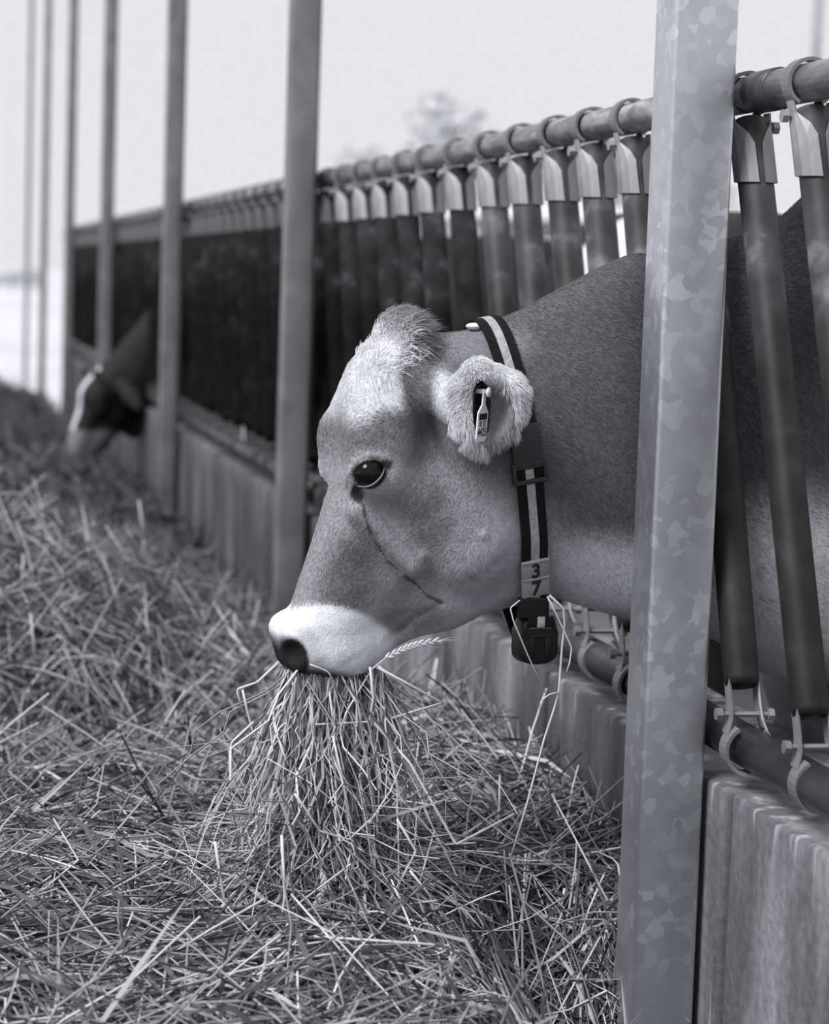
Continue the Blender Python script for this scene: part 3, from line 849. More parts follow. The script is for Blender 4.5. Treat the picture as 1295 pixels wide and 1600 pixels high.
# poll tuft
pm = (np.hypot((fu - 612) / 62, (fv - 530) / 62) < 1) & (np.abs(fc[:, 1]) < 0.10)
p, nr = sample_surface(24000, pm)
u, v = to_px(p)
keep = RNG.random(len(p)) < np.clip(1.25 - np.hypot((u - 603) / 62, (v - 512) / 62), 0, 1) * 1.3
p, nr, u, v = p[keep], nr[keep], u[keep], v[keep]
top = np.clip((540 - v) / 40, 0, 1)[:, None]
dirn = nr * 0.35 + np.array([0.05, 0, 0.95]) * (0.35 + 0.65 * top) + np.array([-0.7, 0, 0.25]) * (1 - top) + 0.45 * hash_noise(p, 22, 12) + RNG.normal(0, 0.20, p.shape)
dirn[:, 0] += np.clip((600 - u) / 30, 0, 1) * 0.45 - np.clip((u - 640) / 30, 0, 1) * 0.25 + 0.15
dirn /= np.linalg.norm(dirn, axis=1)[:, None]
ln = (0.010 + 0.030 * RNG.random(len(p)) ** 1.5) * (0.55 + 0.45 * top[:, 0])
curl = np.array([-0.5, 0, -0.4])
pts = np.stack([p - nr * 0.001, p + dirn * ln[:, None] * 0.35, p + (dirn * 0.75 + curl * 0.15) * ln[:, None], p + (dirn + curl * 0.5) * ln[:, None]], 1)
tn = np.clip(0.17 + 0.55 * (v - 502) / 28, 0.16, 0.68) * np.exp(RNG.normal(0, 0.25, len(p)))
tn = np.where((u > 645) & (v < 540), 0.17, tn)
tag(hair_object('poll_tuft', cow_local(pts), np.array([[0.0004, 0.00036, 0.0003, 0.00006]]), np.clip(tn, 0.03, 0.85), M_FUR, cow), kind='stuff')

# ------------------------------------------------------------------ collar
M_STRAP = noise_mat('black_webbing', [(0.3, 0.008), (0.7, 0.016)], 200, 3, 0.9, 0, 0.3)
M_STRAP.node_tree.nodes['Principled BSDF'].inputs['Specular IOR Level'].default_value = 0.08
M_STRIPE = noise_mat('reflective_webbing', [(0.3, 0.24), (0.7, 0.40)], 150, 4, 0.5, 0, 0.2)
M_PLASTIC = simple('black_plastic', 0.008, 0.4, 0, 0.25)
M_GREYPL = simple('grey_plastic', 0.032, 0.5, 0, 0.3)
M_TAGPL = simple('number_tag_plastic', 0.25, 0.5)
M_WHITEPL = simple('white_plastic', 0.75, 0.4)
M_INK = simple('black_ink', 0.01, 0.6)
c_top, c_bot = S(760, 516), S(815, 946)
cax = (c_top - c_bot); cl = np.linalg.norm(cax); cax /= cl
cnm = np.array([-cax[2], 0, cax[0]])        # along the neck, away from the head is +/-
if cnm[0] > 0: cnm = -cnm                   # points backwards (towards the body)
cmid = (c_top + c_bot) / 2
lat = np.array([0, 1.0, 0])
head_prims = [q for q in cow_prims if not (isinstance(q, Ell) and q.op == 'add' and q.mirror)]
neck_prims = [q for q in cow_prims if q.op == 'add' and not (q.mirror and (isinstance(q, Ell) or q.A[1] > 0.14))]
def hug(dirs, origin, off):
    t = np.full(len(dirs), 0.42)
    for _ in range(60):
        q = origin + dirs * t[:, None]
        dd = evaluate(neck_prims, q[:, 0], q[:, 1], q[:, 2]) - off
        t = t - np.clip(dd, -0.01, 0.05) * 0.7
    return origin + dirs * t[:, None]
th = np.linspace(0, 2 * math.pi, 96, endpoint=False)
def hull2(P):
    P = sorted(map(tuple, P)); 
    def half(pp):
        h = []
        for q in pp:
            while len(h) >= 2 and (h[-1][0] - h[-2][0]) * (q[1] - h[-2][1]) - (h[-1][1] - h[-2][1]) * (q[0] - h[-2][0]) <= 0: h.pop()
            h.append(q)
        return h
    a, b = half(P), half(P[::-1]); return np.array(a[:-1] + b[:-1])
NR = 120
def ring(shift, off):
    dirs = np.cos(th)[:, None] * cax + np.sin(th)[:, None] * lat
    R = hug(dirs, cmid + cnm * shift, off)
    a = (R - cmid) @ cax; l = R[:, 1]
    hang = np.array([[-cl / 2 - 0.052, 0.040], [-cl / 2 - 0.052, 0.0]])
    h = hull2(np.concatenate([np.stack([a, l], 1), hang]))
    h = np.concatenate([h, h[:1]]); seg = np.linalg.norm(np.diff(h, axis=0), axis=1); cum = np.concatenate([[0], np.cumsum(seg)])
    ang = np.unwrap(np.arctan2(h[:, 1], h[:, 0] + 0.0))
    i0 = np.argmax(h[:-1, 0]); h2 = np.concatenate([h[i0:-1], h[:i0 + 1]])
    if h2[3, 1] < 0: h2 = h2[::-1]           # start at the crest, run down the near side
    seg = np.linalg.norm(np.diff(h2, axis=0), axis=1); cum = np.concatenate([[0], np.cumsum(seg)])
    t = np.linspace(0, cum[-1], NR, endpoint=False)
    A = np.interp(t, cum, h2[:, 0]); L = np.interp(t, cum, h2[:, 1])
    return (cmid + cnm * shift) [None] + A[:, None] * cax + L[:, None] * lat, t
RC, RT = ring(0.0, 0.004)
for _ in range(6): RC = 0.5 * RC + 0.25 * (np.roll(RC, 1, 0) + np.roll(RC, -1, 0))
_tg = np.roll(RC, -1, 0) - np.roll(RC, 1, 0); _tg /= np.linalg.norm(_tg, axis=1)[:, None]
RN = np.cross(np.broadcast_to(cnm, _tg.shape), _tg); RN /= np.linalg.norm(RN, axis=1)[:, None]
RN *= np.sign((RN * (RC - RC.mean(0))).sum(1))[:, None]
pen = np.zeros(NR)
for w_ in (-0.02, 0.0, 0.02):
    q = RC + cnm * w_; pen = np.maximum(pen, 0.003 - evaluate(neck_prims, q[:, 0], q[:, 1], q[:, 2]))
for _ in range(8): pen = np.maximum(pen, 0.5 * pen + 0.25 * (np.roll(pen, 1) + np.roll(pen, -1)))
RC = RC + RN * np.clip(pen, 0, 0.03)[:, None]
def band(name, w0, w1, off, thick, mat, parent):
    V = np.concatenate([RC + cnm * w0 + RN * off, RC + cnm * w0 + RN * (off + thick), RC + cnm * w1 + RN * (off + thick), RC + cnm * w1 + RN * off]); F = []
    for i in range(NR):
        j = (i + 1) % NR
        for k in range(4):
            k2 = (k + 1) % 4
            F.append([k * NR + i, k2 * NR + i, k2 * NR + j, k * NR + j])
    o = mesh_np(name, W3(V) - CO, np.array(F), True, mat, parent); o.data.set_sharp_from_angle(angle=math.radians(40)); return o
CO = W3(cmid)
collar = empty('collar', tuple(CO)); tag(collar, 'black collar with pale stripe and number tags 3 and 7 round the cow neck', 'collar')
strap = band('strap', -0.0205, 0.0205, 0.0, 0.003, M_STRAP, collar)
band('reflective_stripe', -0.0065, 0.0065, 0.0025, 0.0015, M_STRIPE, strap)
# frame of the strap at the point that shows at a given height in the picture
RCu, RCv = to_px(RC)
def strap_frame(py):
    h = NR // 2
    i = int(np.argmin(np.abs(RCv[:h] - py) + 1e3 * (RC[:h, 1] < -0.01)))
    tg = RC[(i + 1) % NR] - RC[i - 1]; tg /= np.linalg.norm(tg)      # down the strap
    wd = cnm; nrm = np.cross(wd, tg)
    if nrm[1] < 0: nrm = -nrm
    nrm /= np.linalg.norm(nrm); wd = np.cross(tg, nrm)
    return RC[i], tg, wd, nrm
def to_world_dir(d): return d[0] * D1 + d[1] * E2 + d[2] * np.array([0, 0, 1.0])
def frame_matrix(py, out=0.0, along=0.0, side=0.0):
    p, tg, wd, nrm = strap_frame(py)
    x, y, z = to_world_dir(wd), -to_world_dir(tg), to_world_dir(nrm)
    if np.cross(x, y) @ z < 0: x = -x
    loc = W3(p) - CO + z * out + y * along + x * side
    return Matrix(((x[0], y[0], z[0], loc[0]), (x[1], y[1], z[1], loc[1]), (x[2], y[2], z[2], loc[2]), (0, 0, 0, 1)))
def text_mesh(name, s, size, mat, parent, M, extrude=0.0004, bold=0.0):
    cu = bpy.data.curves.new(name, 'FONT'); cu.body = s; cu.size = size; cu.extrude = extrude; cu.align_x = 'CENTER'; cu.align_y = 'CENTER'; cu.offset = bold
    to = bpy.data.objects.new(name, cu); COL.objects.link(to)
    dg = bpy.context.evaluated_depsgraph_get(); me = bpy.data.meshes.new_from_object(to.evaluated_get(dg))
    bpy.data.objects.remove(to); bpy.data.curves.remove(cu)
    o = bpy.data.objects.new(name, me); me.materials.append(mat); COL.objects.link(o); o.parent = parent; o.matrix_local = M
    return o
for ch, py in (('3', 886), ('7', 918)):
    M = frame_matrix(py, 0.003)
    bm = bmesh.new()
    bm_box(bm, (0, 0, 0), (0.0445, 0.0315, 0.007), 0.0022, 2)
    bm_box(bm, (0, 0.0135, 0.0032), (0.0435, 0.0035, 0.0030), 0.0012, 2)
    o = obj_bm('number_tag', bm, M_TAGPL, collar); o.matrix_local = M
    tag(o, 'grey number tag reading ' + ch)
    text_mesh('numeral', ch, 0.031, M_INK, o, Matrix.Translation((0, -0.002, 0.0038)), bold=0.0009)
# plate and slide buckle under the ear
M = frame_matrix(694, 0.003)
bm = bmesh.new(); bm_box(bm, (0, 0, 0), (0.047, 0.066, 0.006), 0.0025, 2); o = obj_bm('strap_plate', bm, M_GREYPL, collar); o.matrix_local = M
M = frame_matrix(737, 0.004)
bm = bmesh.new()
for (cx, cy, sx, sy) in ((0, 0.0125, 0.054, 0.006), (0, -0.0135, 0.054, 0.007), (-0.0245, 0, 0.006, 0.028), (0.0245, 0, 0.006, 0.028)):
    bm_box(bm, (cx, cy, 0), (sx, sy, 0.008), 0.0018, 2)
o = obj_bm('slide_buckle', bm, M_GREYPL, collar); o.matrix_local = M
# white end piece on the crest
p, tg, wd, nrm = strap_frame(514)
bm = bmesh.new(); bmesh.ops.create_uvsphere(bm, u_segments=16, v_segments=8, radius=0.013)
bmesh.ops.scale(bm, vec=(1.0, 0.9, 0.42), verts=bm.verts[:]); o = obj_bm('crest_button', bm, M_WHITEPL, collar)
o.location = W3(S(741, 510, 0.012)) - CO
# black strap keeper and the transponder box
def box_obj(name, c, s, bev, mat, parent, M):
    bm = bmesh.new(); bm_box(bm, c, s, bev, 4); o = obj_bm(name, bm, mat, parent); o.matrix_local = M; return o
xw = to_world_dir(cnm); zt = np.array([0, 0, 1.0])
fwd = np.cross(xw, zt); fwd /= np.linalg.norm(fwd)
if fwd @ E2 < 0: fwd = -fwd
yv = np.cross(fwd, -xw if np.cross(xw, zt) @ fwd < 0 else xw); 
xv = xw - fwd * (xw @ fwd); xv = np.cross(zt, fwd); xv /= np.linalg.norm(xv)
def flat_matrix(px, py, l):
    loc = W3(S(px, py, l)) - CO
    return Matrix(((xv[0], 0, fwd[0], loc[0]), (xv[1], 0, fwd[1], loc[1]), (xv[2], 1, fwd[2], loc[2]), (0, 0, 0, 1)))
box_obj('strap_keeper', (0, 0, 0), (0.048, 0.032, 0.012), 0.003, M_PLASTIC, collar, flat_matrix(833, 950, 0.060))
M = flat_matrix(836, 1000, 0.045)
bm = bmesh.new()
prof = [(-0.026, 0.036), (0.026, 0.036), (0.0315, 0.012), (0.033, -0.012), (0.031, -0.026), (0.020, -0.0345), (0.0, -0.037), (-0.020, -0.0345), (-0.031, -0.026), (-0.033, -0.012), (-0.0315, 0.012)]
vb = [bm.verts.new((x, y, -0.018)) for x, y in prof]; vt = [bm.verts.new((x * 0.95, y * 0.95, 0.018)) for x, y in prof]
bm.faces.new(vb[::-1]); bm.faces.new(vt)
for i in range(len(prof)): bm.faces.new((vb[i], vb[(i + 1) % len(prof)], vt[(i + 1) % len(prof)], vt[i]))
bmesh.ops.bevel(bm, geom=bm.edges[:], offset=0.005, segments=3, affect='EDGES', profile=0.5)
tr = obj_bm('transponder', bm, M_PLASTIC, collar); tr.matrix_local = M; tag(tr, 'black rounded box hanging under the collar')
bm = bmesh.new(); bm_box(bm, (-0.012, -0.008, 0.0185), (0.010, 0.030, 0.004), 0.0018, 2); bm_box(bm, (0.013, -0.008, 0.0185), (0.010, 0.030, 0.004), 0.0018, 2); bm_box(bm, (0.0005, 0.008, 0.0185), (0.034, 0.006, 0.004), 0.0018, 2)
obj_bm('raised_rib', bm, M_PLASTIC, tr)
box_obj('strap_loop', (0, 0.030, 0.0175), (0.042, 0.016, 0.006), 0.002, M_STRAP, tr, Matrix.Identity(4))
box_obj('loop_stripe', (0, 0.030, 0.0200), (0.012, 0.0165, 0.003), 0.001, M_STRIPE, tr, Matrix.Identity(4))
box_obj('metal_pin', (0, 0.0205, 0.0190), (0.036, 0.0012, 0.0012), 0.0003, M_CLAMP, tr, Matrix.Identity(4))

# ------------------------------------------------------------------ ear tag
ET = W3(S(757, 612, 0.168))
et = empty('ear_tag', tuple(ET)); tag(et, 'white plastic tag with bar code and digits hanging in the cow ear', 'ear tag')
prof = [(-0.005, 0.004), (0.005, 0.004), (0.006, -0.018), (0.020, -0.030), (0.020, -0.066), (0.016, -0.071), (-0.016, -0.071), (-0.020, -0.066), (-0.020, -0.030), (-0.006, -0.018)]
bm = bmesh.new()
vb = [bm.verts.new((x, y, -0.0009)) for x, y in prof]; vt = [bm.verts.new((x, y, 0.0009)) for x, y in prof]
bm.faces.new(vb[::-1]); bm.faces.new(vt)
for i in range(len(prof)): bm.faces.new((vb[i], vb[(i + 1) % len(prof)], vt[(i + 1) % len(prof)], vt[i]))
tagp = obj_bm('tag_plate', bm, M_WHITEPL, et, False)
ta = math.radians(68)      # turned mostly edge-on
txw = math.cos(ta) * CR + math.sin(ta) * (-CF) * -1; txw[2] = 0; txw /= np.linalg.norm(txw)
tyw = np.array([0.06, 0, 1.0]); tyw -= txw * (txw @ tyw); tyw /= np.linalg.norm(tyw); tzw = np.cross(txw, tyw)
tagp.matrix_local = Matrix(((txw[0], tyw[0], tzw[0], 0), (txw[1], tyw[1], tzw[1], 0), (txw[2], tyw[2], tzw[2], 0), (0, 0, 0, 1)))
text_mesh('printed_digits', '4425', 0.017, M_INK, tagp, Matrix.Translation((0, -0.058, 0.0011)), 0.0002, 0.0003)
text_mesh('printed_line', '01 57', 0.011, M_INK, tagp, Matrix.Translation((0, -0.046, 0.0011)), 0.0002, 0.0002)
bm = bmesh.new(); x = -0.015
while x < 0.015:
    w = RNG.choice([0.0006, 0.0010, 0.0016]); bm_box(bm, (x + w / 2, -0.0355, 0.0012), (w, 0.009, 0.0004)); x += w + RNG.choice([0.0006, 0.0011])
tag(obj_bm('bar_code', bm, M_INK, tagp, False), kind='stuff')
V, F = tube([(0, 0, -0.012), (0, 0, 0.006)], 0.0035, 10); mesh_np('pin', V, F, True, M_WHITEPL, tagp)
V, F = tube([(0, 0, 0.005), (0, 0, 0.008)], 0.0075, 12); mesh_np('pin_button', V, F, True, M_WHITEPL, tagp)

# ------------------------------------------------------------------ other cattle
def generic_cow_prims():
    P = Prim
    L = [P((-0.55, 0, 1.02), (-1.55, 0, 1.00), 0.37, 0.37, 0.8, 0.82, 0.08), P((-0.32, 0, 1.08), (-0.7, 0, 1.06), 0.27, 0.33, 0.6, 0.75, 0.08),
         P((-0.25, 0, 1.33), (-1.65, 0, 1.32), 0.07, 0.08, 1, 1, 0.1),
         P((-0.35, 0, 1.10), (0.16, 0, 0.86), 0.27, 0.15, 0.42, 0.6, 0.06),          # neck stretched down
         P((0.14, 0, 0.86), (0.26, 0, 0.82), 0.13, 0.10, 0.85, 1.0, 0.05),           # back of the skull
         P((0.22, 0, 0.92), (0.32, 0, 0.80), 0.05, 0.07, 1.8, 1.6, 0.04),            # poll and forehead
         P((0.32, 0, 0.76), (0.44, 0, 0.44), 0.065, 0.052, 1.3, 1.2, 0.04),          # nose bridge
         P((0.22, 0, 0.70), (0.38, 0, 0.46), 0.095, 0.060, 0.8, 0.95, 0.04),         # cheek and jaw
         P((0.42, 0, 0.42), (0.40, 0, 0.38), 0.066, 0.060, 1.1, 1.1, 0.03),          # muzzle
         P((0.31, 0.08, 0.76), (0.30, 0.08, 0.73), 0.035, 0.035, 1, 1, 0.03, True),  # orbit
         P((0.20, 0.09, 0.86), (0.17, 0.20, 0.80), 0.030, 0.050, 1, 0.6, 0.03, True),# ear
         P((0.17, 0.20, 0.80), (0.15, 0.26, 0.75), 0.050, 0.030, 0.6, 0.5, 0.02, True),
         P((0.10, 0.0, 0.62), (-0.25, 0, 0.80), 0.05, 0.10, 0.5, 0.6, 0.06)]
    for sl in (0.15, -0.15):
        L += [P((-0.36, sl * .95, .86), (-0.42, sl, .52), .105, .06, .9, .9, .06), P((-0.42, sl, .5), (-0.44, sl, .14), .048, .036, 1, 1, .03), P((-0.44, sl, .14), (-0.40, sl, .03), .045, .058, 1, 1, .02)]
    for sl in (0.17, -0.17):
        L += [P((-1.75, sl, .92), (-1.62, sl, .70), .18, .10, .7, .8, .06), P((-1.62, sl, .70), (-1.88, sl, .46), .09, .055, .8, 1, .04),
              P((-1.88, sl, .46), (-1.84, sl, .14), .046, .038, 1, 1, .03), P((-1.84, sl, .14), (-1.8, sl, .03), .046, .06, 1, 1, .02)]
    for q in L[3:13]:
        for e in (q.A, q.B):
            if e[0] > -0.3: e[2] -= 0.17; e[0] -= 0.02
    L += [P((-1.93, 0, 1.22), (-2.02, 0, .70), .035, .02, 1, 1, .03), P((-2.02, 0, .70), (-2.02, 0, .50), .03, .035, 1, 1, .02)]
    return L
gp = generic_cow_prims()
GV, GF = surface_nets(gp, axis([(-2.15, -0.4, 0.024), (-0.4, 0.55, 0.013)]), axis([(-0.42, 0.42, 0.016)]), axis([(-0.05, 0.3, 0.02), (0.3, 1.46, 0.015)]))
def holstein(p, seed, whiteness):
    n = hash_noise(p, 4.2, seed)[:, 0] + 0.3 * hash_noise(p, 9, seed + 1)[:, 0]
    t = np.where(n > whiteness, 0.55, 0.012)
    face = (np.abs(p[:, 1]) < 0.035) & (p[:, 0] > 0.27) & (p[:, 2] < 0.95)
    t = np.where(face | ((p[:, 2] > 0.90) & (p[:, 0] > 0.2)), 0.55, t)
    t = np.where((p[:, 0] > 0.16) & (p[:, 2] < 0.45), 0.16, t)
    return t
def other_cow(label, loc, rot, seed, whiteness, parts=True):
    root = empty('cow', loc); root.rotation_euler = (0, 0, rot); tag(root, label, 'cow', 'dark cows of the herd')
    V = np.stack([-GV[:, 0], -GV[:, 1], GV[:, 2]], 1)       # faces -X, near flank towards -Y
    mesh_np('body', V, GF, True, M_HIDE, root, tint(holstein(GV, seed, whiteness)))
    for sl in (-1, 1):
        bm = bmesh.new(); bmesh.ops.create_uvsphere(bm, u_segments=16, v_segments=10, radius=0.02)
        e = obj_bm('eye', bm, M_EYE, root); e.location = (-0.318, sl * 0.105, 0.745)
    return root
other_cow('black and white cow feeding with its head down through the fence', (1.16, 12.75, -0.04), math.radians(12), 5, 0.75)
other_cow('black cow standing behind the fence bars above the neck of the collared cow', (1.95, 7.3, 0.03), math.radians(-88), 8, 1.3)
other_cow('dark cow waiting behind the fence left of the second post', (1.62, 9.6, 0.0), math.radians(4), 21, 1.5)

# ------------------------------------------------------------------ hay
def straw_mesh(pts, rad):
    """pts (n,m,3), rad (n,) -> three-sided tapering tubes"""
    n, m, _ = pts.shape
    tg = np.gradient(pts, axis=1); tg /= np.linalg.norm(tg, axis=2)[..., None] + 1e-9
    ref = np.zeros((n, 1, 3)); ref[..., 2] = 1; ref[np.abs(tg[:, 0, 2]) > 0.8] = np.array([1.0, 0, 0])
    x = np.cross(np.broadcast_to(ref, tg.shape), tg); x /= np.linalg.norm(x, axis=2)[..., None] + 1e-9
    y = np.cross(tg, x)
    V = []
    tap = np.linspace(1.0, 0.7, m)[None, :, None]
    for k in range(3):
        a = 2 * math.pi * k / 3 + 0.5
        V.append(pts + (x * math.cos(a) + y * math.sin(a)) * rad[:, None, None] * tap)
    V = np.stack(V, 2).reshape(n, m * 3, 3)
    F = []
    for i in range(m - 1):
        for k in range(3):
            k2 = (k + 1) % 3
            F.append([i * 3 + k, i * 3 + k2, i * 3 + 3 + k2, i * 3 + 3 + k])
    F = (np.array(F)[None] + (np.arange(n) * m * 3)[:, None, None]).reshape(-1, 4)
    return V.reshape(-1, 3), F
def blade_mesh(pts, wid, roll):
    n, m, _ = pts.shape
    tg = np.gradient(pts, axis=1); tg /= np.linalg.norm(tg, axis=2)[..., None] + 1e-9
    ref = RNG.normal(0, 1, (n, 1, 3)); x = np.cross(np.broadcast_to(ref, tg.shape), tg); x /= np.linalg.norm(x, axis=2)[..., None] + 1e-9
    w = wid[:, None, None] * np.sin(np.linspace(0.35, math.pi - 0.12, m))[None, :, None]
    V = np.stack([pts - x * w, pts + x * w], 2).reshape(n, m * 2, 3)
    F = np.array([[i * 2, i * 2 + 1, i * 2 + 3, i * 2 + 2] for i in range(m - 1)])
    F = (F[None] + (np.arange(n) * m * 2)[:, None, None]).reshape(-1, 4)
    return V.reshape(-1, 3), F
def lay(n, y0, y1, xl, xr, lmin, lmax, thick, stand=0.12, m=4, dens=None):
    y = RNG.uniform(y0, y1, n); x = xl(y) + (xr(y) - xl(y)) * RNG.random(n)
    L = RNG.uniform(lmin, lmax, n); az = RNG.uniform(0, 2 * math.pi, n)
    off = RNG.random(n) * thick
    P = np.zeros((n, m, 3)); P[:, 0, 0] = x; P[:, 0, 1] = y
    up = RNG.normal(0, 0.10, n); st = RNG.random(n) < stand; up[st] = RNG.uniform(0.25, 1.0, st.sum())
    kink = RNG.integers(1, m, n)
    O = off.copy(); OZ = np.zeros((n, m)); OZ[:, 0] = O - np.abs(up) * L * 0.25
    for i in range(1, m):
        az = az + RNG.normal(0, 0.10, n) + np.where(kink == i, RNG.normal(0, 0.5, n) * (RNG.random(n) < 0.4), 0)
        up = up - 0.10 * np.abs(up) + np.where((kink == i) & (RNG.random(n) < 0.3), RNG.normal(-0.3, 0.3, n), 0)
        st_ = L / (m - 1)
        P[:, i, 0] = P[:, i - 1, 0] + np.cos(az) * st_ * np.cos(up); P[:, i, 1] = P[:, i - 1, 1] + np.sin(az) * st_ * np.cos(up)
        OZ[:, i] = OZ[:, i - 1] + np.sin(up) * st_
    P[..., 2] = hay_h(P[..., 0], P[..., 1]) + OZ
    P[..., 0] = np.minimum(P[..., 0], 1.118 - 0.01 * RNG.random((n, 1)))
    return P
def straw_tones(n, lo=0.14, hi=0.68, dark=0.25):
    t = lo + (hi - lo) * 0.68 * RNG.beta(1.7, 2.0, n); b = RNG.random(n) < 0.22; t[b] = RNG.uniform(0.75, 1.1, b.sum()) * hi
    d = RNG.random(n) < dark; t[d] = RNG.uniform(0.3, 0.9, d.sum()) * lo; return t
def hay_object(name, sets, label, cat):
    Vs, Fs, Cs, b = [], [], [], 0
    for V, F, t in sets:
        k = len(V) // len(t); Vs.append(V); Fs.append(F + b); Cs.append(np.repeat(t, k)); b += len(V)
    o = mesh_np(name, np.concatenate(Vs), np.concatenate(Fs), True, M_STRAW, None, tint(np.concatenate(Cs)))
    tag(o, label, cat, kind='stuff'); return o
left = lambda y: 0.02 * y - 0.12
right = lambda y: np.full_like(y, 1.115)
# matted bed under the loose straws
ny, nx_ = 300, 70
yy = 2.2 + (23.2 - 2.2) * (np.linspace(0, 1, ny) ** 2.2); xx = np.linspace(-2.5, 1.125, nx_)
XX, YY = np.meshgrid(xx, yy); ZZ = hay_h(XX, YY) - 0.02 + 0.012 * np.sin(XX * 61 + 9 * np.sin(YY * 23)) * np.sin(YY * 57)
V = np.stack([XX, YY, ZZ], 2).reshape(-1, 3)
ii = np.arange((ny - 1) * nx_).reshape(ny - 1, nx_)[:, :-1].ravel()
F = np.stack([ii, ii + 1, ii + nx_ + 1, ii + nx_], 1)
M_BED = noise_mat('matted_hay', [(0.32, 0.012), (0.5, 0.035), (0.68, 0.10)], 26, 10, 0.9, 0, 0.8, (1, 1, 1), bscale=90, distort=1.5)  # kept dark, painting in the shade of gaps between straws
o = mesh_np('hay_bed', V, F, True, M_BED); tag(o, 'matted layer of hay covering the feed alley floor', 'hay', kind='stuff')
# loose straws
def layers(n, *a, r=(0.0012, 0.0021), dark=0.25, blades=0.35, lo=0.14, hi=0.68, **k):
    nb = int(n * blades); P = lay(n - nb, *a, **k); out = []
    V, F = straw_mesh(P, RNG.uniform(r[0], r[1], n - nb)); out.append((V, F, straw_tones(n - nb, lo, hi, dark)))
    P = lay(nb, *a, **k); V, F = blade_mesh(P, RNG.uniform(r[0] * 1.0, r[1] * 1.6, nb), None); out.append((V, F, straw_tones(nb, lo * 0.8, hi * 0.7, dark + 0.25)))
    return out
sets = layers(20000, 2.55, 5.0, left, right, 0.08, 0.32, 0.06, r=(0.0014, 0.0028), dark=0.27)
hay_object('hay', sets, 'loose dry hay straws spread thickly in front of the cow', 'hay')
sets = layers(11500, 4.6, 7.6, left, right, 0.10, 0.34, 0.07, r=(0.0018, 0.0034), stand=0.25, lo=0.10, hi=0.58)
sets += layers(5500, 7.4, 9.7, left, right, 0.10, 0.34, 0.07, r=(0.002, 0.0036), stand=0.25, lo=0.06, hi=0.34)  # tones lowered to paint shade into the farther hay
sets += layers(9000, 9.5, 23.0, left, right, 0.12, 0.40, 0.09, r=(0.0025, 0.005), stand=0.2, lo=0.045, hi=0.20)  # farthest band, with the most shade painted into its tones
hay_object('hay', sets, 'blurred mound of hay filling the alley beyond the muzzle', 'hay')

# the mouthful hanging from the lips
def mouthful():
    n = 820
    q = RNG.random(n)
    start = np.stack([S(452 + 134 * t, 1062 + 5 * math.sin(t * 3.1) - 22 * max(t - 0.6, 0), 0.0) for t in q])
    start[:, 1] = RNG.uniform(-0.040, 0.040, n); start[:, 2] += RNG.uniform(0.004, 0.022, n)
    c = S(515, 1060)[0]
    spread = RNG.normal(0, 0.055, n)
    end_s = c + (start[:, 0] - c) * RNG.uniform(1.0, 2.5, n) + spread + 0.012
    end_l = start[:, 1] * RNG.uniform(1.2, 3.2, n) + RNG.normal(0.05, 0.065, n)
    drop = 0.10 + 0.38 * RNG.random(n) ** 0.65
    m = 6; P = np.zeros((n, m, 3)); P[:, 0] = start
    kx = RNG.normal(0, 0.012, (n, m, 2)); crs = RNG.normal(0, 0.028, n)
    for i in range(1, m):
        f = i / (m - 1)
        g = f ** 1.25
        P[:, i, 0] = start[:, 0] + (end_s - start[:, 0]) * g + kx[:, i, 0] * min(1, f * 2) + crs * math.sin(f * math.pi)
        P[:, i, 1] = start[:, 1] + (end_l - start[:, 1]) * g + kx[:, i, 1]
        P[:, i, 2] = start[:, 2] - drop * f
    W = W3(P)
    W[..., 2] = np.maximum(W[..., 2], hay_h(W[..., 0], W[..., 1]) + 0.01)
    # some straws break and kick sideways near the end
    b = RNG.random(n) < 0.35
    W[b, -1] += RNG.normal(0, 0.035, (b.sum(), 3)) * np.array([1, 1, 0.6])
    return W
W = mouthful(); n = len(W); a = int(n * 0.7)
V1, F1 = straw_mesh(W[:a], RNG.uniform(0.0011, 0.0022, a)); V2, F2 = blade_mesh(W[a:], RNG.uniform(0.0012, 0.0030, n - a), None)
hay_object('hay_mouthful', [(V1, F1, straw_tones(a, 0.18, 0.72, 0.15)), (V2, F2, straw_tones(n - a, 0.14, 0.5, 0.25))], 'bunch of hay hanging from the collared cow mouth down to the heap', 'hay')
# heap where it lands
n = 3400
P = np.zeros((n, 4, 3)); cxy = W3(S(510, 1300, 0.05))[:2]
ang = RNG.uniform(0, 6.28, n); rr = np.abs(RNG.normal(0, 0.10, n))
P[:, 0, 0] = cxy[0] + rr * np.cos(ang) * 1.1; P[:, 0, 1] = cxy[1] + rr * np.sin(ang) * 0.9
zt_ = np.exp(-(rr / 0.16) ** 2) * 0.13 * RNG.random(n)
L = RNG.uniform(0.06, 0.20, n); el = RNG.normal(-0.55, 0.45, n); az = ang + RNG.normal(0, 1.5, n)
P[:, 0, 2] = hay_h(P[:, 0, 0], P[:, 0, 1]) + zt_ + 0.03
for i in range(1, 4):
    az += RNG.normal(0, 0.15, n); el += RNG.normal(0, 0.15, n)
    P[:, i] = P[:, i - 1] + np.stack([np.cos(az) * np.cos(el), np.sin(az) * np.cos(el), np.sin(el)], 1) * (L / 3)[:, None]
P[..., 2] = np.maximum(P[..., 2], hay_h(P[..., 0], P[..., 1]) + 0.02 * RNG.random((n, 1)))
P[..., 0] = np.minimum(P[..., 0], 1.118)
a = int(n * 0.75)
V1, F1 = straw_mesh(P[:a], RNG.uniform(0.0011, 0.0020, a)); V2, F2 = blade_mesh(P[a:], RNG.uniform(0.0012, 0.0030, n - a), None)
hay_object('hay_heap', [(V1, F1, straw_tones(a, 0.16, 0.7, 0.2)), (V2, F2, straw_tones(n - a, 0.12, 0.5, 0.3))], 'heap of hay on the alley right under the cow mouth', 'hay')

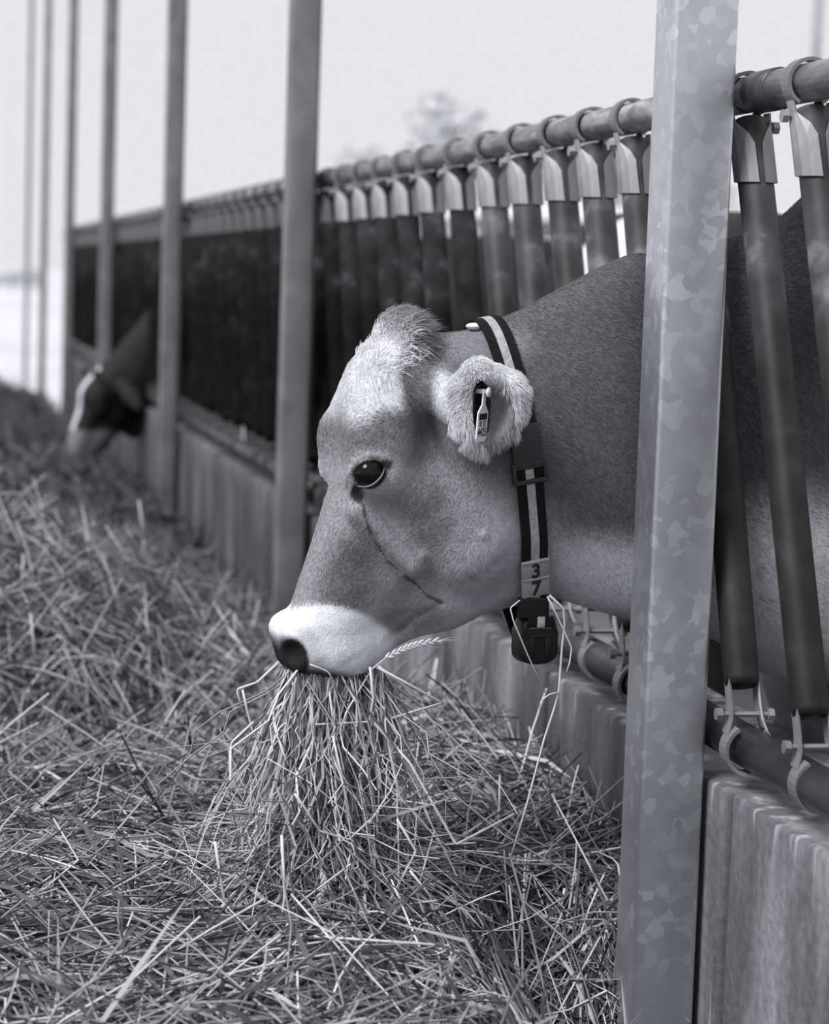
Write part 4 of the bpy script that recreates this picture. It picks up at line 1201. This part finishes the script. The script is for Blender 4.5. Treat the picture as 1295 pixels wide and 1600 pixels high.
# single straws that stand out in the photograph
M_PALE = noise_mat('pale_straw', [(0.3, 0.46), (0.7, 0.62)], 40, 3, 0.5)
def single(px, l, r, label, name='straw', mat=None):
    pts = np.array([W3(S(a, b, (l if np.isscalar(l) else l[i]))) for i, (a, b) in enumerate(px)])
    d = []
    for i in range(len(pts)):            # double the bends so that they stay sharp
        if 0 < i < len(pts) - 1:
            e0 = (pts[i - 1] - pts[i]); e1 = (pts[i + 1] - pts[i])
            d += [pts[i] + e0 / np.linalg.norm(e0) * 0.002, pts[i] + e1 / np.linalg.norm(e1) * 0.002]
        else: d.append(pts[i])
    base = pts[0]; V, F = tube(np.array(d) - base, np.linspace(r, r * 0.75, len(d)), 7)
    o = mesh_np(name, V, F, True, mat or M_PALE); o.location = base; tag(o, label, 'straw', 'single straws that stand out')
    return o
single([(583, 1128), (612, 1160), (640, 1192), (712, 1320), (803, 1272)], [0.07, 0.11, 0.14, 0.18, 0.16], 0.0023, 'long pale straw bent into a sharp V right of the mouthful')
single([(588, 1042), (640, 1070), (691, 1098), (612, 1122)], 0.06, 0.0020, 'stiff straw folded back in a V beside the mouth corner')
single([(590, 1040), (640, 1078), (682, 1106)], 0.055, 0.0016, 'thinner straw running along the folded straw at the mouth corner')
single([(578, 1042), (583, 1090), (577, 1128), (490, 1132)], 0.065, 0.0020, 'straw dropping from the mouth corner then bending left')
single([(858, 930), (880, 950), (882, 976), (878, 1010), (873, 1080), (866, 1106), (850, 1155), (822, 1260), (797, 1342)], 0.07, 0.0019, 'long straw hanging from the collar tag down to the hay')
single([(855, 932), (868, 958), (881, 985), (893, 1012), (890, 1035), (885, 1050)], 0.075, 0.0015, 'short curved straw caught at the right side of the transponder')
single([(872, 1082), (858, 1085), (845, 1095), (842, 1118)], 0.072, 0.0013, 'tiny crooked straw tip under the transponder')
single([(812, 938), (797, 950), (802, 970), (825, 1025), (852, 1082)], 0.085, 0.0012, 'fine straw crossing the front of the black transponder')
single([(436, 1034), (402, 1066), (370, 1077), (379, 1112)], 0.05, 0.0019, 'bent straw sticking out left below the nostril')
single([(379, 1078), (386, 1110), (394, 1140), (405, 1162), (438, 1150)], 0.052, 0.0018, 'straw hanging left of the mouthful from a bent straw tip')
single([(396, 1128), (362, 1160), (358, 1190), (360, 1218), (396, 1178)], 0.06, 0.0018, 'looping straw at the far left of the mouthful')
single([(336, 1315), (344, 1370), (354, 1426), (452, 1448)], 0.19, 0.0022, 'bright straw standing at the left foot of the heap')
single([(484, 1038), (500, 1044), (513, 1050), (526, 1074)], 0.085, 0.0013, 'small straw lying across the upper lip behind the nostril')
single([(520, 1150), (552, 1300), (590, 1312), (588, 1268)], 0.13, 0.0016, 'straw crossing the middle of the mouthful')
single([(460, 1240), (476, 1262), (498, 1298), (545, 1312), (592, 1268)], 0.16, 0.0020, 'wavy straw across the front of the heap')
single([(440, 1305), (445, 1400), (432, 1490), (410, 1570)], 0.24, 0.0022, 'thick straw running down the front of the heap to the lower edge')
single([(620, 1280), (650, 1330), (592, 1440), (545, 1500)], 0.20, 0.0019, 'straw bent at the right front of the heap')
single([(640, 1360), (672, 1400), (680, 1440), (640, 1510)], 0.20, 0.0020, 'crooked straw low on the right side of the heap')
def far_single(x, y, z0, dx, dy, dz, r, label):
    base = np.array([x, y, z0]); V, F = tube(np.array([[0, 0, 0], [dx * 0.5, dy * 0.5, dz * 0.55], [dx, dy, dz]]), [r, r, r * 0.6], 6)
    o = mesh_np('straw', V, F, True, M_PALE); o.location = base; tag(o, label, 'straw', 'single straws that stand out')
q = at_depth(226, 850, 7.2); far_single(q[0], q[1], q[2], -0.02, 0, 0.13, 0.004, 'blurred straw standing upright on the mound left of the second post')
q = at_depth(55, 1035, 5.4); far_single(q[0], q[1], q[2], -0.012, 0, 0.11, 0.003, 'blurred straw standing upright near the left edge of the hay')

# ear of grass at the mouth corner
def grass_head(pxs, l, label, n=18):
    path = smooth_path([W3(S(a, b, l)) for a, b in pxs], 40); base = path[0].copy(); path = path - base
    root = empty('grass_head', tuple(base)); tag(root, label, 'grass head')
    V, F = tube(path, np.linspace(0.0012, 0.0007, len(path)), 6); mesh_np('stem', V, F, True, M_PALE, root)
    me = None
    for k in range(n):
        i = int(12 + k * (len(path) - 13) / n); t = path[min(i + 1, len(path) - 1)] - path[i]; t /= np.linalg.norm(t)
        side = np.cross(t, -CF); side /= np.linalg.norm(side); sg = 1 if k % 2 else -1
        if me is None:
            bm = bmesh.new(); bmesh.ops.create_uvsphere(bm, u_segments=8, v_segments=6, radius=1.0); bmesh.ops.scale(bm, vec=(0.0021, 0.0021, 0.0062), verts=bm.verts[:])
            o = obj_bm('spikelet', bm, M_PALE, root); me = o.data
        else:
            o = bpy.data.objects.new('spikelet', me); COL.objects.link(o); o.parent = root
        ax = t + side * sg * 0.42; o.location = path[i] + side * sg * 0.0022
        o.rotation_euler = Vector(ax).to_track_quat('Z', 'Y').to_euler()
    aw = []
    for k in range(12):
        i = int(14 + k * 2); i = min(i, len(path) - 2); t = path[i + 1] - path[i]; t /= np.linalg.norm(t)
        e = t * RNG.uniform(0.03, 0.05) + RNG.normal(0, 0.006, 3)
        aw.append(tube(np.array([path[i], path[i] + e * 0.5, path[i] + e + np.array([0, 0, -0.002])]), [0.0004, 0.0003, 0.00012], 4))
    V, F = join_vf(aw); tag(mesh_np('awns', V, F, True, M_PALE, root), kind='stuff')
grass_head([(581, 1046), (600, 1030), (630, 1014), (655, 1006), (690, 1000)], 0.062, 'pale seed head of grass sticking out right of the mouth corner')
grass_head([(478, 1352), (500, 1360), (506, 1380), (498, 1405), (492, 1418)], 0.20, 'curled seed head of grass on the front of the heap', 12)

# ------------------------------------------------------------------ beyond the fence
M_SHEDW = simple('shed_white', 0.72, 0.7); M_SHEDR = simple('shed_roof_white', 0.78, 0.6); M_SHEDD = simple('shed_grey', 0.22, 0.8)
sh = empty('shed', (17.5, 40.0, 0)); tag(sh, 'low white shed seen between the fence bars behind the black cow', 'shed')
bm = bmesh.new(); bm_box(bm, (-1.5, 0, 0.95), (15, 5, 1.9)); obj_bm('wall', bm, M_SHEDW, sh, False)
bm = bmesh.new(); bm_box(bm, (-1.5, -2.56, 2.07), (15, 0.12, 0.28)); obj_bm('open_eave', bm, M_SHEDD, sh, False)
bm = bmesh.new(); bm_box(bm, (-1.5, 0, 2.33), (16, 6.2, 0.24), 0.03); obj_bm('roof', bm, M_SHEDR, sh, False)
def tree(loc, h, r, label, tone, seed, n=900):
    rg = np.random.default_rng(seed); root = empty('tree', loc); tag(root, label, 'tree', 'trees beyond the yard')
    V, F = tube([(0, 0, 0), (0.1, 0, h * 0.4), (0, 0.1, h * 0.8)], [r * 0.09, r * 0.07, r * 0.03], 8); mesh_np('trunk', V, F, True, simple('bark', 0.25, 0.9), root)
    d = rg.normal(0, 1, (n, 3)); d /= np.linalg.norm(d, axis=1)[:, None]; rad = r * rg.random(n) ** 0.5
    lobes = rg.normal(0, r * 0.45, (7, 3)); c = lobes[rg.integers(0, 7, n)] + d * rad[:, None] * 0.55 + np.array([0, 0, h * 0.72])
    a = rg.normal(0, 1, (n, 3)); a /= np.linalg.norm(a, axis=1)[:, None]; b = np.cross(a, d); b /= np.linalg.norm(b, axis=1)[:, None] + 1e-9
    s_ = (r * rg.uniform(0.06, 0.14, n))[:, None]
    V = np.stack([c - a * s_, c + b * s_ * 0.5, c + a * s_, c - b * s_ * 0.5], 1).reshape(-1, 3); F = np.arange(4 * n).reshape(-1, 4)
    tag(mesh_np('foliage', V, F, False, simple('leaf_and_haze_tone', tone, 0.8), root), kind='stuff')
q = at_depth(700, 205, 70); tree((q[0], q[1], 0), q[2] + 1.6, 1.7, 'pale tree rising above the top rail in the middle', 0.50, 2)  # pale leaf tone paints distance haze into the colour
q = at_depth(955, 285, 55); tree((q[0], q[1], 0), q[2] + 1.2, 1.5, 'grey leaved tree seen between the bars right of the pale tree', 0.26, 3)
q = at_depth(560, 250, 80); tree((q[0], q[1], 0), q[2] + 0.6, 1.3, 'faint small tree just above the rail left of the pale tree', 0.52, 4)  # faint leaf tone, haze painted in here too
# far hedge line at the end of the alley
bm = bmesh.new(); bm_box(bm, (0, 0, 0.45), (16, 1.2, 0.9)); bmesh.ops.subdivide_edges(bm, edges=bm.edges[:], cuts=5, use_grid_fill=True)
for v in bm.verts:
    if v.co.z > 0.1: v.co += Vector(RNG.normal(0, 0.12, 3))
hd = obj_bm('hedge', bm, noise_mat('hedge_leaves', [(0.3, 0.45), (0.7, 0.7)], 3, 8, 0.9)); hd.location = (-3, 110, 0)
tag(hd, 'pale distant hedge across the yard at the left edge', 'hedge')
